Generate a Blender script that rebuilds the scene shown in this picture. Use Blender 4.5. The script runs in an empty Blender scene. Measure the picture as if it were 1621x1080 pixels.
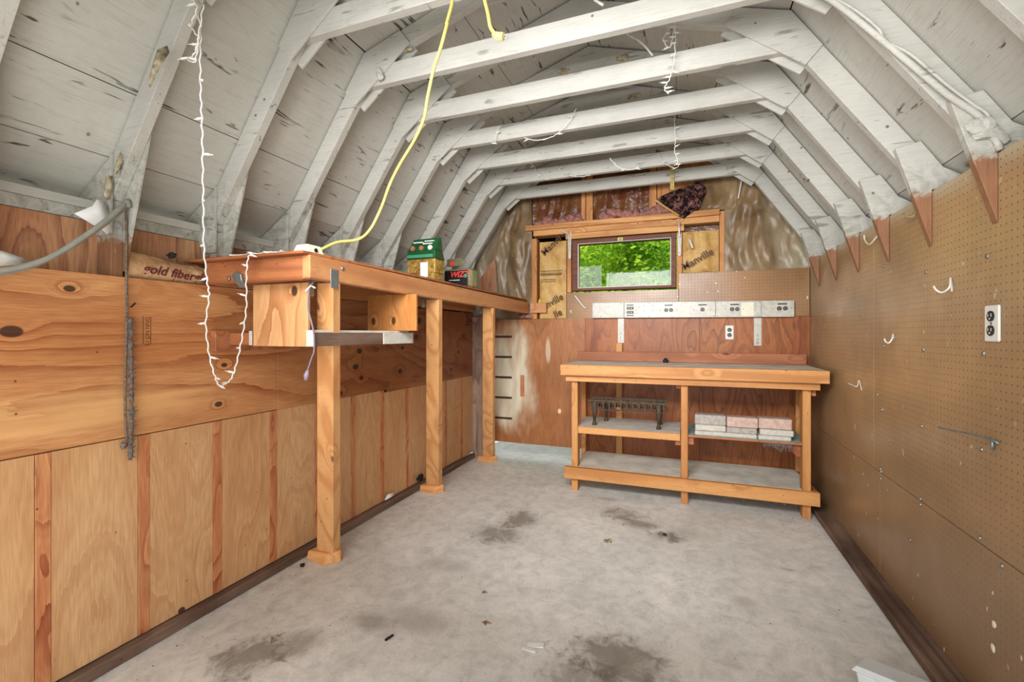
import bpy, math, random
from mathutils import Vector, Matrix, noise as mnoise
random.seed(7)
SC = bpy.context.scene
C = SC.collection

# ------------------------------------------------------------------ camera, light, exposure
F_PX, CX, HY, TH, CH = 726.0, 810.5, 529.0, 0.364, 1.23
cam_d = bpy.data.cameras.new('camera'); cam = bpy.data.objects.new('camera', cam_d); C.objects.link(cam)
cam.location = (0, 0, CH); cam.rotation_euler = (math.pi/2, 0, TH)
cam_d.sensor_width = 36; cam_d.lens = F_PX/1621*36
cam_d.shift_y = -(540-HY)/1621; cam_d.clip_start = 0.02
SC.camera = cam
SC.view_settings.view_transform = 'Standard'; SC.view_settings.look = 'None'
SC.view_settings.gamma = 1; SC.view_settings.use_curve_mapping = False
SC.view_settings.exposure = 0.24

w = bpy.data.worlds.new('sky'); SC.world = w; w.use_nodes = True
nt = w.node_tree; nt.nodes.clear()
wo = nt.nodes.new('ShaderNodeOutputWorld'); wb = nt.nodes.new('ShaderNodeBackground')
tc = nt.nodes.new('ShaderNodeTexCoord'); sp = nt.nodes.new('ShaderNodeSeparateXYZ'); rp = nt.nodes.new('ShaderNodeValToRGB')
mr = nt.nodes.new('ShaderNodeMapRange'); mr.inputs['From Min'].default_value = -1
nt.links.new(tc.outputs['Generated'], sp.inputs[0]); nt.links.new(sp.outputs['Z'], mr.inputs['Value'])
nt.links.new(mr.outputs[0], rp.inputs[0]); nt.links.new(rp.outputs[0], wb.inputs[0]); nt.links.new(wb.outputs[0], wo.inputs[0])
e = rp.color_ramp.elements
e[0].position = 0.0; e[0].color = (.55, .53, .48, 1)
e[1].position = 1.0; e[1].color = (.95, .97, 1.0, 1)
q = e.new(.49); q.color = (.62, .61, .56, 1); q = e.new(.52); q.color = (1.0, 1.0, 1.0, 1)
wb.inputs[1].default_value = .80

def light(kind, name, loc, rot, energy, **kw):
    d = bpy.data.lights.new(name, kind); o = bpy.data.objects.new(name, d); C.objects.link(o)
    o.location = loc; o.rotation_euler = rot; d.energy = energy
    for k, v in kw.items(): setattr(d, k, v)
    return o
light('SUN', 'sun', (0, 0, 8), Vector((.30,.62,-1.6)).to_track_quat('-Z','Y').to_euler(), 4.0, angle=.02, color=(1, .95, .86))
# daylight through the wide open door behind the photographer
light('AREA', 'door_daylight', (-.55, -.20, 1.05), (math.radians(88), 0, 0), 36, shape='RECTANGLE', size=2.3, size_y=2.0, color=(1, .99, .97))
# unseen area light added above the camera to brighten the back
light('AREA', 'fill_light', (-.50, .60, 2.0), (math.radians(76), 0, 0), 29, shape='RECTANGLE', size=1.5, size_y=.5, spread=math.radians(95), color=(1, .99, .98))

# ------------------------------------------------------------------ plan geometry helpers
c_, s_ = math.cos(TH), math.sin(TH)
def atY(x, y, Y):
    u = (x-CX)/F_PX; X = Y*(u*c_-s_)/(c_+u*s_); d = -X*s_+Y*c_
    return (X, Y, CH-(y-HY)*d/F_PX)
def atX(x, y, X):
    u = (x-CX)/F_PX; Y = X*(c_+u*s_)/(u*c_-s_); d = -X*s_+Y*c_
    return (X, Y, CH-(y-HY)*d/F_PX)
def atZ(x, y, Z=0):
    d = F_PX*(CH-Z)/(y-HY); u = (x-CX)/F_PX
    return (d*(u*c_-s_), d*(u*s_+c_), Z)

# ------------------------------------------------------------------ mesh helpers
class MB:
    def __init__(s): s.v = []; s.f = []
    def add(s, vs, fs):
        b = len(s.v); s.v += [tuple(p) for p in vs]; s.f += [tuple(i+b for i in f) for f in fs]; return s
    def box(s, x0, x1, y0, y1, z0, z1):
        return s.add([(x0,y0,z0),(x1,y0,z0),(x1,y1,z0),(x0,y1,z0),(x0,y0,z1),(x1,y0,z1),(x1,y1,z1),(x0,y1,z1)],
                     [(0,3,2,1),(4,5,6,7),(0,1,5,4),(1,2,6,5),(2,3,7,6),(3,0,4,7)])
    def loft(s, bot, top):                       # two rings of equal length
        n = len(bot)
        return s.add(list(bot)+list(top), [tuple(range(n-1,-1,-1)), tuple(range(n,2*n))]+[(i,(i+1)%n,n+(i+1)%n,n+i) for i in range(n)])
    def prismY(s, poly, y0, y1):                 # polygon in XZ
        return s.loft([(x,y0,z) for x,z in poly], [(x,y1,z) for x,z in poly])
    def prismX(s, poly, x0, x1):
        return s.loft([(x0,y,z) for y,z in poly], [(x1,y,z) for y,z in poly])
    def prismZ(s, poly, z0, z1):
        return s.loft([(x,y,z0) for x,y in poly], [(x,y,z1) for x,y in poly])
    def tube(s, pts, r, n=8, caps=True):
        pts = [Vector(p) for p in pts]; rs = r if isinstance(r, (list, tuple)) else [r]*len(pts)
        up = None; base = len(s.v)
        for i, p in enumerate(pts):
            t = (pts[min(i+1,len(pts)-1)]-pts[max(i-1,0)])
            t = t.normalized() if t.length > 1e-9 else Vector((0,0,1))
            if up is None: up = Vector((0,0,1)) if abs(t.z) < .9 else Vector((1,0,0))
            a = t.cross(up)
            if a.length < 1e-4: a = t.orthogonal()
            a.normalize(); b = a.cross(t).normalized(); up = b
            for k in range(n):
                an = 2*math.pi*k/n; s.v.append(tuple(p+(a*math.cos(an)+b*math.sin(an))*rs[i]))
        for i in range(len(pts)-1):
            for k in range(n):
                s.f.append((base+i*n+k, base+i*n+(k+1)%n, base+(i+1)*n+(k+1)%n, base+(i+1)*n+k))
        if caps:
            s.f.append(tuple(base+k for k in range(n-1,-1,-1))); s.f.append(tuple(base+(len(pts)-1)*n+k for k in range(n)))
        return s
    def lump(s, c, r, amp=.3, fr=8, nu=16, nv=10, seed=0):
        vs = []; b = len(s.v)
        for j in range(nv+1):
            ph = math.pi*j/nv
            for i in range(nu):
                th = 2*math.pi*i/nu
                d = Vector((math.sin(ph)*math.cos(th), math.sin(ph)*math.sin(th), math.cos(ph)))
                p = Vector((c[0]+d.x*r[0], c[1]+d.y*r[1], c[2]+d.z*r[2]))
                k = 1+amp*(mnoise.noise(p*fr+Vector((seed,0,0)))+.5*mnoise.noise(p*fr*2.7))*1.6
                s.v.append((c[0]+d.x*r[0]*k, c[1]+d.y*r[1]*k, c[2]+d.z*r[2]*k))
        for j in range(nv):
            for i in range(nu):
                s.f.append((b+j*nu+i, b+j*nu+(i+1)%nu, b+(j+1)*nu+(i+1)%nu, b+(j+1)*nu+i))
        return s

ROOT = {}
def _mesh(name, mb, mat, base, bevel, smooth):
    me = bpy.data.meshes.new(name)
    me.from_pydata([(p[0]-base[0], p[1]-base[1], p[2]-base[2]) for p in mb.v], [], mb.f)
    import bmesh
    bm = bmesh.new(); bm.from_mesh(me); bmesh.ops.recalc_face_normals(bm, faces=bm.faces); bm.to_mesh(me); bm.free()
    if smooth: me.polygons.foreach_set('use_smooth', [True]*len(me.polygons))
    me.materials.append(mat)
    return me
def P(name, mb, mat, parent=None, bevel=0, smooth=False, label=None, kind=None):
    base = ROOT.get(parent.name, (0,0,0)) if parent else (0,0,0)
    if parent is None:                            # a top-level mesh: origin at its foot
        xs = [p[0] for p in mb.v]; ys = [p[1] for p in mb.v]; zs = [p[2] for p in mb.v]
        base = ((min(xs)+max(xs))/2, (min(ys)+max(ys))/2, min(zs))
    o = bpy.data.objects.new(name, _mesh(name, mb, mat, base, bevel, smooth)); C.objects.link(o)
    if parent: o.parent = parent
    else: o.location = base
    ROOT[o.name] = base
    if bevel:
        m = o.modifiers.new('edge', 'BEVEL'); m.width = bevel; m.segments = 1; m.limit_method = 'ANGLE'; m.angle_limit = .6
    if label: o['label'] = label
    if kind: o['kind'] = kind
    return o
def T(name, label, cat, loc, group=None):
    o = bpy.data.objects.new(name, None); C.objects.link(o); o.location = loc; o.empty_display_size = .05
    o['label'] = label; o['category'] = cat
    if group: o['group'] = group
    ROOT[o.name] = loc
    return o
def TAG(o, label, cat, group=None):
    o['label'] = label; o['category'] = cat
    if group: o['group'] = group
    return o
def S(name, loc=(0,0,0)):
    o = bpy.data.objects.new(name, None); C.objects.link(o); o.location = loc; o['kind'] = 'structure'; o.empty_display_size = .05
    ROOT[o.name] = loc
    return o
def B(x0, x1, y0, y1, z0, z1): return MB().box(x0, x1, y0, y1, z0, z1)
def text(name, s, size, mat, parent, M, italic=0, bold=0):
    cu = bpy.data.curves.new(name, 'FONT'); cu.body = s; cu.size = size; cu.extrude = size*.01; cu.shear = italic; cu.offset = bold
    cu.align_x = 'LEFT'; cu.resolution_u = 3
    t = bpy.data.objects.new(name+'_tmp', cu); C.objects.link(t)
    dg = bpy.context.evaluated_depsgraph_get()
    me = bpy.data.meshes.new_from_object(t.evaluated_get(dg)); bpy.data.objects.remove(t)
    base = Vector(ROOT[parent.name])
    me.transform(Matrix.Translation(-base) @ M); me.materials.clear(); me.materials.append(mat)
    o = bpy.data.objects.new(name, me); C.objects.link(o); o.parent = parent; ROOT[o.name] = tuple(base)
    return o
def frame_back(x, y, z, ang=0):     # text on a plane that faces -Y
    return Matrix.Translation((x,y,z)) @ Matrix.Rotation(math.pi/2, 4, 'X') @ Matrix.Rotation(ang, 4, 'Z')
def frame_left(x, y, z, ang=0):     # text on a plane that faces +X (left wall); reads along +Y
    return Matrix.Translation((x,y,z)) @ Matrix.Rotation(math.pi/2, 4, 'Z') @ Matrix.Rotation(math.pi/2, 4, 'X') @ Matrix.Rotation(ang, 4, 'Z')

# ------------------------------------------------------------------ shader helpers
def lin(r, g, b):
    f = lambda c: (c/255/12.92) if c/255 <= .04045 else ((c/255+.055)/1.055)**2.4
    return (f(r), f(g), f(b), 1)
class SH:
    def __init__(s, name):
        s.m = bpy.data.materials.new(name); s.m.use_nodes = True; s.t = s.m.node_tree; s.t.nodes.clear()
        s.out = s.t.nodes.new('ShaderNodeOutputMaterial'); s.b = s.t.nodes.new('ShaderNodeBsdfPrincipled')
        s.t.links.new(s.b.outputs[0], s.out.inputs[0])
    def set(s, node, k, v):
        i = node.inputs[k]
        if isinstance(v, bpy.types.NodeSocket): s.t.links.new(v, i)
        else:
            if isinstance(v, (tuple, list)) and i.type == 'RGBA' and len(v) == 3: v = (*v, 1)
            i.default_value = v
    def n(s, typ, ins=None, **props):
        x = s.t.nodes.new('ShaderNode'+typ)
        for k, v in props.items(): setattr(x, k, v)
        for k, v in (ins or {}).items(): s.set(x, k, v)
        return x
    def math(s, op, a, b=0, c=0): 
        x = s.n('Math', {0: a, 1: b, 2: c}, operation=op); return x.outputs[0]
    def pos(s): return s.n('NewGeometry').outputs['Position']
    def obj(s):
        o = s.n('TexCoord').outputs['Object']; r = s.n('ObjectInfo').outputs['Random']
        k = s.n('VectorMath', {0: (37.0, 23.0, 51.0), 'Scale': r}, operation='SCALE').outputs[0]
        return s.n('VectorMath', {0: o, 1: k}, operation='ADD').outputs[0]
    def scale(s, v, k): return s.n('VectorMath', {0: v, 1: k}, operation='MULTIPLY').outputs[0]
    def noise(s, v, sc, det=3, ro=.5, dist=0): 
        return s.n('TexNoise', {'Vector': v, 'Scale': sc, 'Detail': det, 'Roughness': ro, 'Distortion': dist}).outputs['Fac']
    def mr(s, v, a, b, c=0, d=1, smooth=False):
        x = s.n('MapRange', {'Value': v, 'From Min': a, 'From Max': b, 'To Min': c, 'To Max': d})
        if smooth: x.interpolation_type = 'SMOOTHSTEP'
        return x.outputs[0]
    def mix(s, f, a, b, mode='MIX'):
        x = s.n('Mix', data_type='RGBA', blend_type=mode); s.set(x, 0, f); s.set(x, 6, a); s.set(x, 7, b); return x.outputs[2]
    def ramp(s, f, stops):
        x = s.n('ValToRGB', {0: f}); el = x.color_ramp.elements
        for i, (p, c) in enumerate(stops):
            if i < 2: el[i].position = p; el[i].color = c
            else: k = el.new(p); k.color = c
        return x.outputs[0]
    def voro(s, v, sc, rnd=1): return s.n('TexVoronoi', {'Vector': v, 'Scale': sc, 'Randomness': rnd}).outputs['Distance']
    def ell(s, p, cen, rad, dist=None, amt=0):     # ellipsoid distance field, 0 in the centre, 1 on the rim
        d = s.n('VectorMath', {0: p, 1: cen}, operation='SUBTRACT').outputs[0]
        d = s.scale(d, tuple(1/r for r in rad)); l = s.n('VectorMath', {0: d}, operation='LENGTH').outputs['Value']
        if dist is not None: l = s.math('ADD', l, s.mr(dist, 0, 1, -amt, amt))
        return l
    def fin(s, col, rough=.6, spec=.3, metal=0, bump=None, bd=.002, bs=.4, **kw):
        s.set(s.b, 'Base Color', col); s.set(s.b, 'Roughness', rough); s.set(s.b, 'Specular IOR Level', spec); s.set(s.b, 'Metallic', metal)
        for k, v in kw.items(): s.set(s.b, k, v)
        if bump is not None:
            x = s.n('Bump', {'Height': bump, 'Distance': bd, 'Strength': bs}); s.set(s.b, 'Normal', x.outputs[0])
        return s.m
AX = {'x': (.06, 1, 1), 'y': (1, .06, 1), 'z': (1, 1, .06)}

def lumber(name, light_c, dark_c, axis='z', rough=.55, knots=1, spec=.35, ringf=26, dirt=.15):
    s = SH(name); v = s.obj(); g = s.scale(v, AX[axis])
    fine = s.noise(g, 240, 2, .6); mid = s.noise(g, 30, 3, .6); field = s.noise(g, 5, 1, .4)
    kp = s.scale(v, {'x': (.45,1,1), 'y': (1,.45,1), 'z': (1,1,.45)}[axis]); kd = s.voro(kp, 5.5)
    kb = s.mr(kd, .02, .3, .35, 0, True)
    f2 = s.math('ADD', field, kb) if knots else field
    ring = s.math('SINE', s.math('MULTIPLY', f2, ringf*2.4)); ring = s.mr(ring, -1, 1, 0, 1)
    ring = s.math('POWER', ring, 2.2)
    col = s.mix(s.math('MULTIPLY', ring, .7), light_c, dark_c)
    col = s.mix(s.mr(fine, .35, .75, 0, .5), col, dark_c)
    col = s.mix(s.mr(mid, .3, .75, 0, .5), col, s.mix(.5, light_c, dark_c))
    big = s.noise(v, 2.3, 3); col = s.mix(s.mr(big, .4, .75, 0, dirt*2), col, tuple(c*.55 for c in dark_c[:3])+(1,))
    if knots:
        col = s.mix(s.mr(kd, .045, .075, .85, 0, True), col, tuple(c*.3 for c in dark_c[:3])+(1,))
    spot = s.voro(s.scale(v, (.02,1,1) if axis == 'y' else (1,.02,1)), 15); col = s.mix(s.mr(spot, .045, .065, .85, 0), col, (.03, .018, .01, 1)); rr = s.noise(v, 7, 4, .65); col = s.mix(s.mr(rr, .56, .72, 0, .45), col, dark_c)
    return s.fin(col, rough, spec, bump=s.math('ADD', s.math('MULTIPLY', fine, .5), s.math('MULTIPLY', ring, .2)), bd=.0015, bs=.35)

def ply(name, light_c, mid_c, dark_c, axis='y', freq=42, fs=1.6, knots=(), rough=.45, spec=.35, blotch=.35, extra=None, plane='xz', lightband=None, fig=1.0):
    s = SH(name); v = s.pos()
    k = {'x': (.24, 1, 1), 'y': (1, .24, 1), 'z': (1, 1, .24)}[axis]; g = s.scale(v, k)
    field = s.noise(g, fs, 2.5, .45, .3); field = s.math('ADD', field, s.mr(s.noise(s.scale(v, AX[axis]), 55, 3, .6), 0, 1, -.012, .012)); fine = s.noise(s.scale(v, AX[axis]), 200, 2, .6)
    mask = None
    for (cen, rad) in knots:
        l = s.ell(v, cen, tuple(r*4 for r in rad)); b = s.mr(l, 0, 1.0, .07, 0, True); field = s.math('ADD', field, b)
        l2 = s.ell(v, cen, rad); m = s.mr(l2, .8, 1.1, 1, 0, True); mask = m if mask is None else s.math('MAXIMUM', mask, m)
    ring = s.math('POWER', s.math('FRACT', s.math('MULTIPLY', field, freq*.34)), 3.0); thin = s.mr(s.math('SINE', s.math('MULTIPLY', field, freq*6)), -1, 1, 0, 1)
    wide = s.mr(s.noise(g, fs*1.7, 3, .6), .35, .65)
    col = s.mix(wide, light_c, mid_c); amt = s.mr(s.noise(v, 2.1, 2), .35, .62, .3*fig, .95*fig); col = s.mix(s.math('MULTIPLY', ring, amt), col, dark_c); col = s.mix(s.math('MULTIPLY', thin, .16), col, dark_c)
    col = s.mix(s.mr(fine, .38, .8, 0, .5), col, dark_c)
    bl = s.noise(s.scale(v, (1,1,1.6)), 1.6, 4, .6); col = s.mix(s.mr(bl, .38, .72, 0, blotch), col, tuple(c*.6 for c in dark_c[:3])+(1,))
    if lightband:
        lb = s.noise(s.scale(v, AX[axis]), 9, 2); col = s.mix(s.mr(lb, .58, .72, 0, .6, True), col, lightband)
    if mask is not None: col = s.mix(s.math('MULTIPLY', mask, .92), col, (.045, .020, .016, 1))
    spot = s.voro(s.scale(v, (.02,1,1) if plane == 'yz' else (1,.02,1)), 9); col = s.mix(s.mr(spot, .028, .04, .75, 0), col, (.04, .02, .012, 1))
    if extra: col = extra(s, v, col)
    return s.fin(col, rough, spec, bump=s.math('ADD', fine, s.math('MULTIPLY', ring, .4)), bd=.0012, bs=.3)

def simple(name, col, rough=.5, metal=0, spec=.4, var=.12, vs=20, **kw):
    s = SH(name); n = s.noise(s.obj(), vs, 4, .6); d = tuple(c*(1-var*2.2) for c in col[:3])+(1,)
    return s.fin(s.mix(s.mr(n, .35, .7), col, d), rough, spec, metal, **kw)

# painted timber: grey-white paint with cracks, nail stains; bare orange timber below the paint line
def painted(name, base=(.70,.70,.655,1), bare=True, cracks=.5, axis=None, dk=.8):
    s = SH(name); v = s.pos(); o = s.obj()
    n1 = s.noise(v, 2.2, 5, .6); n2 = s.noise(v, 30, 4, .65)
    col = s.mix(s.mr(n1, .3, .7), base, tuple(c*dk for c in base[:3])+(1,))
    col = s.mix(s.mr(n2, .5, .75, 0, .25), col, (.38, .37, .33, 1))
    st = s.noise(s.scale(v, (1,.13,1) if axis != 'x' else (.13,1,1)), 26, 3, .7, .6)
    cr = s.math('MULTIPLY', s.mr(st, .60, .64, 0, 1, True), s.mr(s.noise(v, 5.5, 2), .46, .56, 0, 1))
    gl = s.noise(s.scale(v, (1,.05,1) if axis != 'x' else (.05,1,1)), 150, 2, .6); col = s.mix(s.mr(gl, .5, .72, 0, .28), col, (.26,.25,.22,1))
    col = s.mix(s.math('MULTIPLY', cr, cracks), col, (.10, .095, .08, 1))
    sp = s.voro(s.n('VectorMath', {0: v, 1: s.scale(s.n('TexNoise', {'Vector': v, 'Scale': 3}).outputs['Color'], (.1,.1,.1))}, operation='ADD').outputs[0] if False else s.scale(v, (.05,1,1) if axis is None else (1,.05,1)), 9.5)
    col = s.mix(s.mr(sp, .04, .075, .85, 0, True), col, (.09, .075, .055, 1))
    ring = s.mr(s.voro(v, 5.1), .05, .16, .28, 0, True); col = s.mix(ring, col, (.42, .39, .32, 1))
    if bare:
        z = s.n('SeparateXYZ', {0: v}).outputs['Z']; z = s.math('ADD', z, s.mr(n2, 0, 1, -.06, .06)); z = s.math('ADD', z, s.mr(n1, 0, 1, -.02, .02))
        g = s.noise(s.scale(v, (1,1,.08)), 90, 3, .6)
        wood = s.mix(g, (.37, .19, .10, 1), (.15, .065, .035, 1))
        gm = s.math('MULTIPLY', s.mr(z, 1.78, 2.0, 1, 0, True), s.mr(s.noise(v, 13, 5, .7, 1), .42, .62, 0, .55)); col = s.mix(gm, col, (.17,.17,.11,1))
        x = s.n('SeparateXYZ', {0: v}).outputs['X']; lim = s.mr(x, -1.0, 0, 1.60, 1.785)
        d = s.math('SUBTRACT', z, lim); col = s.mix(s.mr(d, -.02, .012, 0, 1, True), wood, col)
    return s.fin(col, .62, .25, bump=s.math('SUBTRACT', n2, cr), bd=.0015, bs=.4)

M = {}
M['paint'] = painted('painted_timber', base=(.56,.555,.51,1), axis='x', cracks=.55)
M['deck'] = painted('painted_plywood', base=(.56,.555,.505,1), bare=False, cracks=1.0, dk=.84)
M['post'] = lumber('pine_post', lin(230,180,122), lin(186,120,70), 'z', rough=.5, ringf=16, dirt=.05)
M['postfoot'] = lumber('pine_foot', lin(224,168,110), lin(190,126,74), 'x', rough=.5, knots=0, dirt=.02)
M['beam'] = lumber('pine_beam_y', lin(208,152,102), lin(158,96,58), 'y', ringf=14)
M['joist'] = lumber('fir_joist_x', lin(188,120,76), lin(120,66,40), 'x', ringf=18)
M['bench'] = lumber('pine_bench_x', lin(220,164,102), lin(166,104,54), 'x', ringf=12, dirt=.1)
M['benchz'] = lumber('pine_bench_z', lin(214,158,96), lin(164,102,54), 'z', ringf=12, dirt=.1)
M['benchy'] = lumber('pine_bench_y', lin(176,108,66), lin(130,72,42), 'y', ringf=12)
M['stud'] = lumber('stud_z', lin(212,150,88), lin(152,92,50), 'z', ringf=14)
M['header'] = lumber('header_x', lin(226,172,108), lin(158,96,50), 'x', ringf=20)
M['redboard'] = lumber('fir_redboard_x', lin(192,126,86), lin(136,78,50), 'x', ringf=16)
M['weather'] = lumber('weathered_sill_y', lin(142,118,102), lin(84,62,52), 'y', rough=.8, knots=0, spec=.1, dirt=.4)
M['shelfdust'] = simple('dusty_board', lin(222,216,204), .85, spec=.1, var=.14, vs=7)
M['bluegrey'] = simple('teal_dusty_board', lin(170,196,190), .8, spec=.1, var=.15, vs=9)
M['darkpanel'] = ply('reddish_panel', lin(150,84,54), lin(120,60,38), lin(76,34,22), 'z', 48, 2.4, blotch=.25)

KN = []
for (x, y, r) in [(18,525,.020),(110,457,.012),(346,640,.013),(355,578,.010),(662.6,508,.028),(659,534,.022),(569,556,.018),(563,581,.02),(633.5,588,.022),(637,551,.014),(572,598.5,.014),(726,557.5,.014),(714,584.5,.014),(538.7,623,.016)]:
    KN.append((atX(x, y, -2.0), (.05, r*1.5, r)))
def bandfix(s, v, col):
    y = s.n('SeparateXYZ', {0: v}).outputs['Y']        # boards get redder and darker toward the back
    return s.mix(s.mr(y, 1.6, 2.9, 0, .62, True), col, s.mix(.5, col, lin(96,44,26), 'MULTIPLY') if False else lin(120,62,36))
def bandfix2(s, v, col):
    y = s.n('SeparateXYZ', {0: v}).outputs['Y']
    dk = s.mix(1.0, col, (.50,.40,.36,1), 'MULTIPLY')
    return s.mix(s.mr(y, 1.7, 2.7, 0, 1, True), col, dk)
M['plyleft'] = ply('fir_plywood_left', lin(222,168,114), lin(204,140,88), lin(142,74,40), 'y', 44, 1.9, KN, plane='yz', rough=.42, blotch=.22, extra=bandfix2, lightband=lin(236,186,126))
M['siding'] = ply('birch_siding', lin(218,178,130), lin(206,158,110), lin(166,108,68), 'z', 60, 2.2, plane='yz', fig=.42, rough=.5, blotch=.16)
M['batten'] = ply('fir_batten', lin(218,158,108), lin(200,128,82), lin(140,66,38), 'z', 46, 5.0, plane='yz', rough=.5, blotch=.12)
M['sheathing'] = ply('stained_sheathing', lin(214,170,128), lin(192,136,96), lin(120,66,50), 'z', 60, 2.5, plane='yz', rough=.5, blotch=.45)
def sheen(s, v, col):
    n = s.noise(s.scale(v, (1,1,.5)), 5, 3, .6)          # pale sheen of reflected light, painted into the plywood colour
    l = s.ell(v, (-1.62, 4.16, .78), (.28, .5, .52), n, .55); m = s.mr(l, .6, 1.2, 1, 0, True)
    m = s.math('MULTIPLY', m, s.mr(s.noise(s.scale(v, (1,1,.2)), 14, 3), .3, .6, .45, 1))
    col = s.mix(m, col, lin(212,206,182))
    l = s.ell(v, (-1.22, 4.16, 1.08), (.03, .5, .14), n, .5); col = s.mix(s.mr(l, .5, 1, .6, 0, True), col, lin(214,196,170))
    l = s.ell(v, (-1.11, 4.16, .51), (.022, .5, .03), n, .2); return s.mix(s.mr(l, .5, 1, .9, 0, True), col, lin(240,206,176))
M['plyback'] = ply('red_plywood_back', lin(186,128,80), lin(166,106,62), lin(104,58,32), 'z', 50, 1.6, fig=.55, rough=.4, blotch=.3, extra=sheen)
def tealend(s, v, col): return col
M['plyred'] = ply('dark_plywood_bench', lin(186,116,64), lin(162,92,48), lin(88,42,20), 'z', 52, 3.0, fig=.75, rough=.42, blotch=.22)
M['cornerboard'] = ply('corner_board', lin(190,168,150), lin(166,140,124), lin(120,92,82), 'z', 40, 3, rough=.35, blotch=.4)
M['boxply'] = ply('box_ply', lin(222,176,124), lin(208,156,104), lin(172,112,68), 'z', 30, 2.2, knots=[(atY(469,461,1.5), (.018,.05,.024))], rough=.5, blotch=.1)
M['boxply2'] = ply('box_ply_far', lin(206,148,86), lin(186,122,62), lin(122,66,30), 'z', 34, 2.4, knots=[(atY(591,509,2.1), (.014,.05,.022)), (atY(623,508,2.1), (.014,.05,.022))], rough=.5, blotch=.2)

def pegboard(name, base, hor, speck=1.0):
    s = SH(name); v = s.pos(); xyz = s.n('SeparateXYZ', {0: v})
    a = xyz.outputs['X' if hor == 'x' else 'Y']; b = xyz.outputs['Z']
    fa = s.math('SUBTRACT', s.math('FRACT', s.math('DIVIDE', a, .0254)), .5); fb = s.math('SUBTRACT', s.math('FRACT', s.math('DIVIDE', b, .0254)), .5)
    l = s.math('SQRT', s.math('ADD', s.math('MULTIPLY', fa, fa), s.math('MULTIPLY', fb, fb)))
    hole = s.mr(l, .09, .125, 1, 0)
    n = s.noise(v, 1.7, 5, .6); n2 = s.noise(v, 60, 3, .7)
    col = s.mix(s.mr(n, .32, .66), base, tuple(c*.62 for c in base[:3])+(1,)); col = s.mix(s.mr(n2, .45, .75, 0, .3), col, tuple(c*.55 for c in base[:3])+(1,))
    if hor == 'y':                       # darker red-brown towards the floor
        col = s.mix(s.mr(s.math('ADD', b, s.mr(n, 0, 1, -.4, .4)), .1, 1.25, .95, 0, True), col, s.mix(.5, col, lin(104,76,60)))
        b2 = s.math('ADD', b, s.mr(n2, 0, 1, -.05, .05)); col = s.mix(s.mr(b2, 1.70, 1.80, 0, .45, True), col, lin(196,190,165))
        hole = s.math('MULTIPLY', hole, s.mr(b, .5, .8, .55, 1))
    d = s.n('TexNoise', {'Vector': v, 'Scale': 12}).outputs['Color']; vv = s.n('VectorMath', {0: v, 1: s.scale(d, (.06,.06,.12))}, operation='ADD').outputs[0]
    pz = s.voro(s.scale(vv, (.02,1,.6) if hor == 'y' else (1,.02,.6)), 15); pm = s.math('MULTIPLY', s.mr(pz, .07, .10, 1, 0), s.mr(s.noise(v, 3.2, 3), .40, .52, .1, 1))
    if hor == 'y': pm = s.math('MULTIPLY', pm, s.mr(b, .4, 1.5, 1, .35))
    col = s.mix(s.math('MULTIPLY', pm, .8*speck), col, lin(226,208,176))
    col = s.mix(s.math('MULTIPLY', hole, .75), col, (.05, .03, .015, 1))
    return s.fin(col, s.mr(n, .3, .7, .26, .4), .5, bump=s.math('MULTIPLY', hole, -1), bd=.002, bs=.5)
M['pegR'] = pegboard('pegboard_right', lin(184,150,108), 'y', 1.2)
M['pegB'] = pegboard('pegboard_back', lin(164,120,72), 'x', 1.2)

def concrete():
    s = SH('concrete_floor'); v = s.pos()
    a = s.noise(v, 2.4, 6, .62, .4); b = s.noise(v, 14, 6, .7, .5); c = s.noise(v, 90, 3, .7)
    col = s.mix(s.mr(a, .3, .72), lin(232,231,226), lin(204,203,198)); col = s.mix(s.mr(b, .42, .72, 0, .55), col, lin(160,158,152))
    col = s.mix(s.mr(b, .25, .42, .35, 0), col, lin(222,220,212)); col = s.mix(s.mr(c, .5, .8, 0, .3), col, lin(120,118,112))
    for (x, y, rx, ry, k) in [(-1.04,2.86,.13,.16,.8),(-1.08,2.60,.17,.15,.75),(-.42,3.20,.15,.13,.75),(-.28,3.06,.14,.08,.8),(-.10,2.93,.11,.08,.9),
                              (-1.25,1.62,.12,.07,.55),(-1.08,1.70,.17,.10,.35),(-.23,1.76,.22,.17,.8),(-.33,1.60,.2,.14,.6),(-1.57,1.27,.15,.15,.8),(-1.44,1.4,.10,.10,.6),
                              (.49,2.75,.04,.02,.6),(-.55,3.45,.10,.04,.4),(.02,3.02,.16,.09,.3),(.25,2.35,.06,.05,.3),(-1.20,2.15,.14,.07,.3)]:
        l = s.ell(v, (x, y, 0), (rx, ry, 1), b, 1.3); col = s.mix(s.math('MULTIPLY', s.mr(l, .35, 1.15, 1, 0, True), k), col, s.mix(s.mr(b,.35,.65), lin(104,96,86), lin(140,132,120)))
    sp = s.voro(v, 21); m = s.math('MULTIPLY', s.mr(sp, .04, .06, 1, 0), s.mr(s.noise(v, 3.1, 2), .45, .55, .1, 1)); col = s.mix(s.math('MULTIPLY', m, .85), col, (.035,.032,.03,1)); cl = s.noise(s.scale(v, (1,.6,1)), 5, 5, .7, 1.2); col = s.mix(s.mr(cl, .52, .68, 0, .35), col, lin(168,165,158)); col = s.mix(s.mr(cl, .34, .46, .4, 0), col, lin(228,226,218))
    h = s.math('ADD', b, s.math('MULTIPLY', c, .3))
    return s.fin(col, s.mr(b, .3, .7, .45, .7), .35, bump=h, bd=.003, bs=.25)
M['floor'] = concrete()

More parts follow.
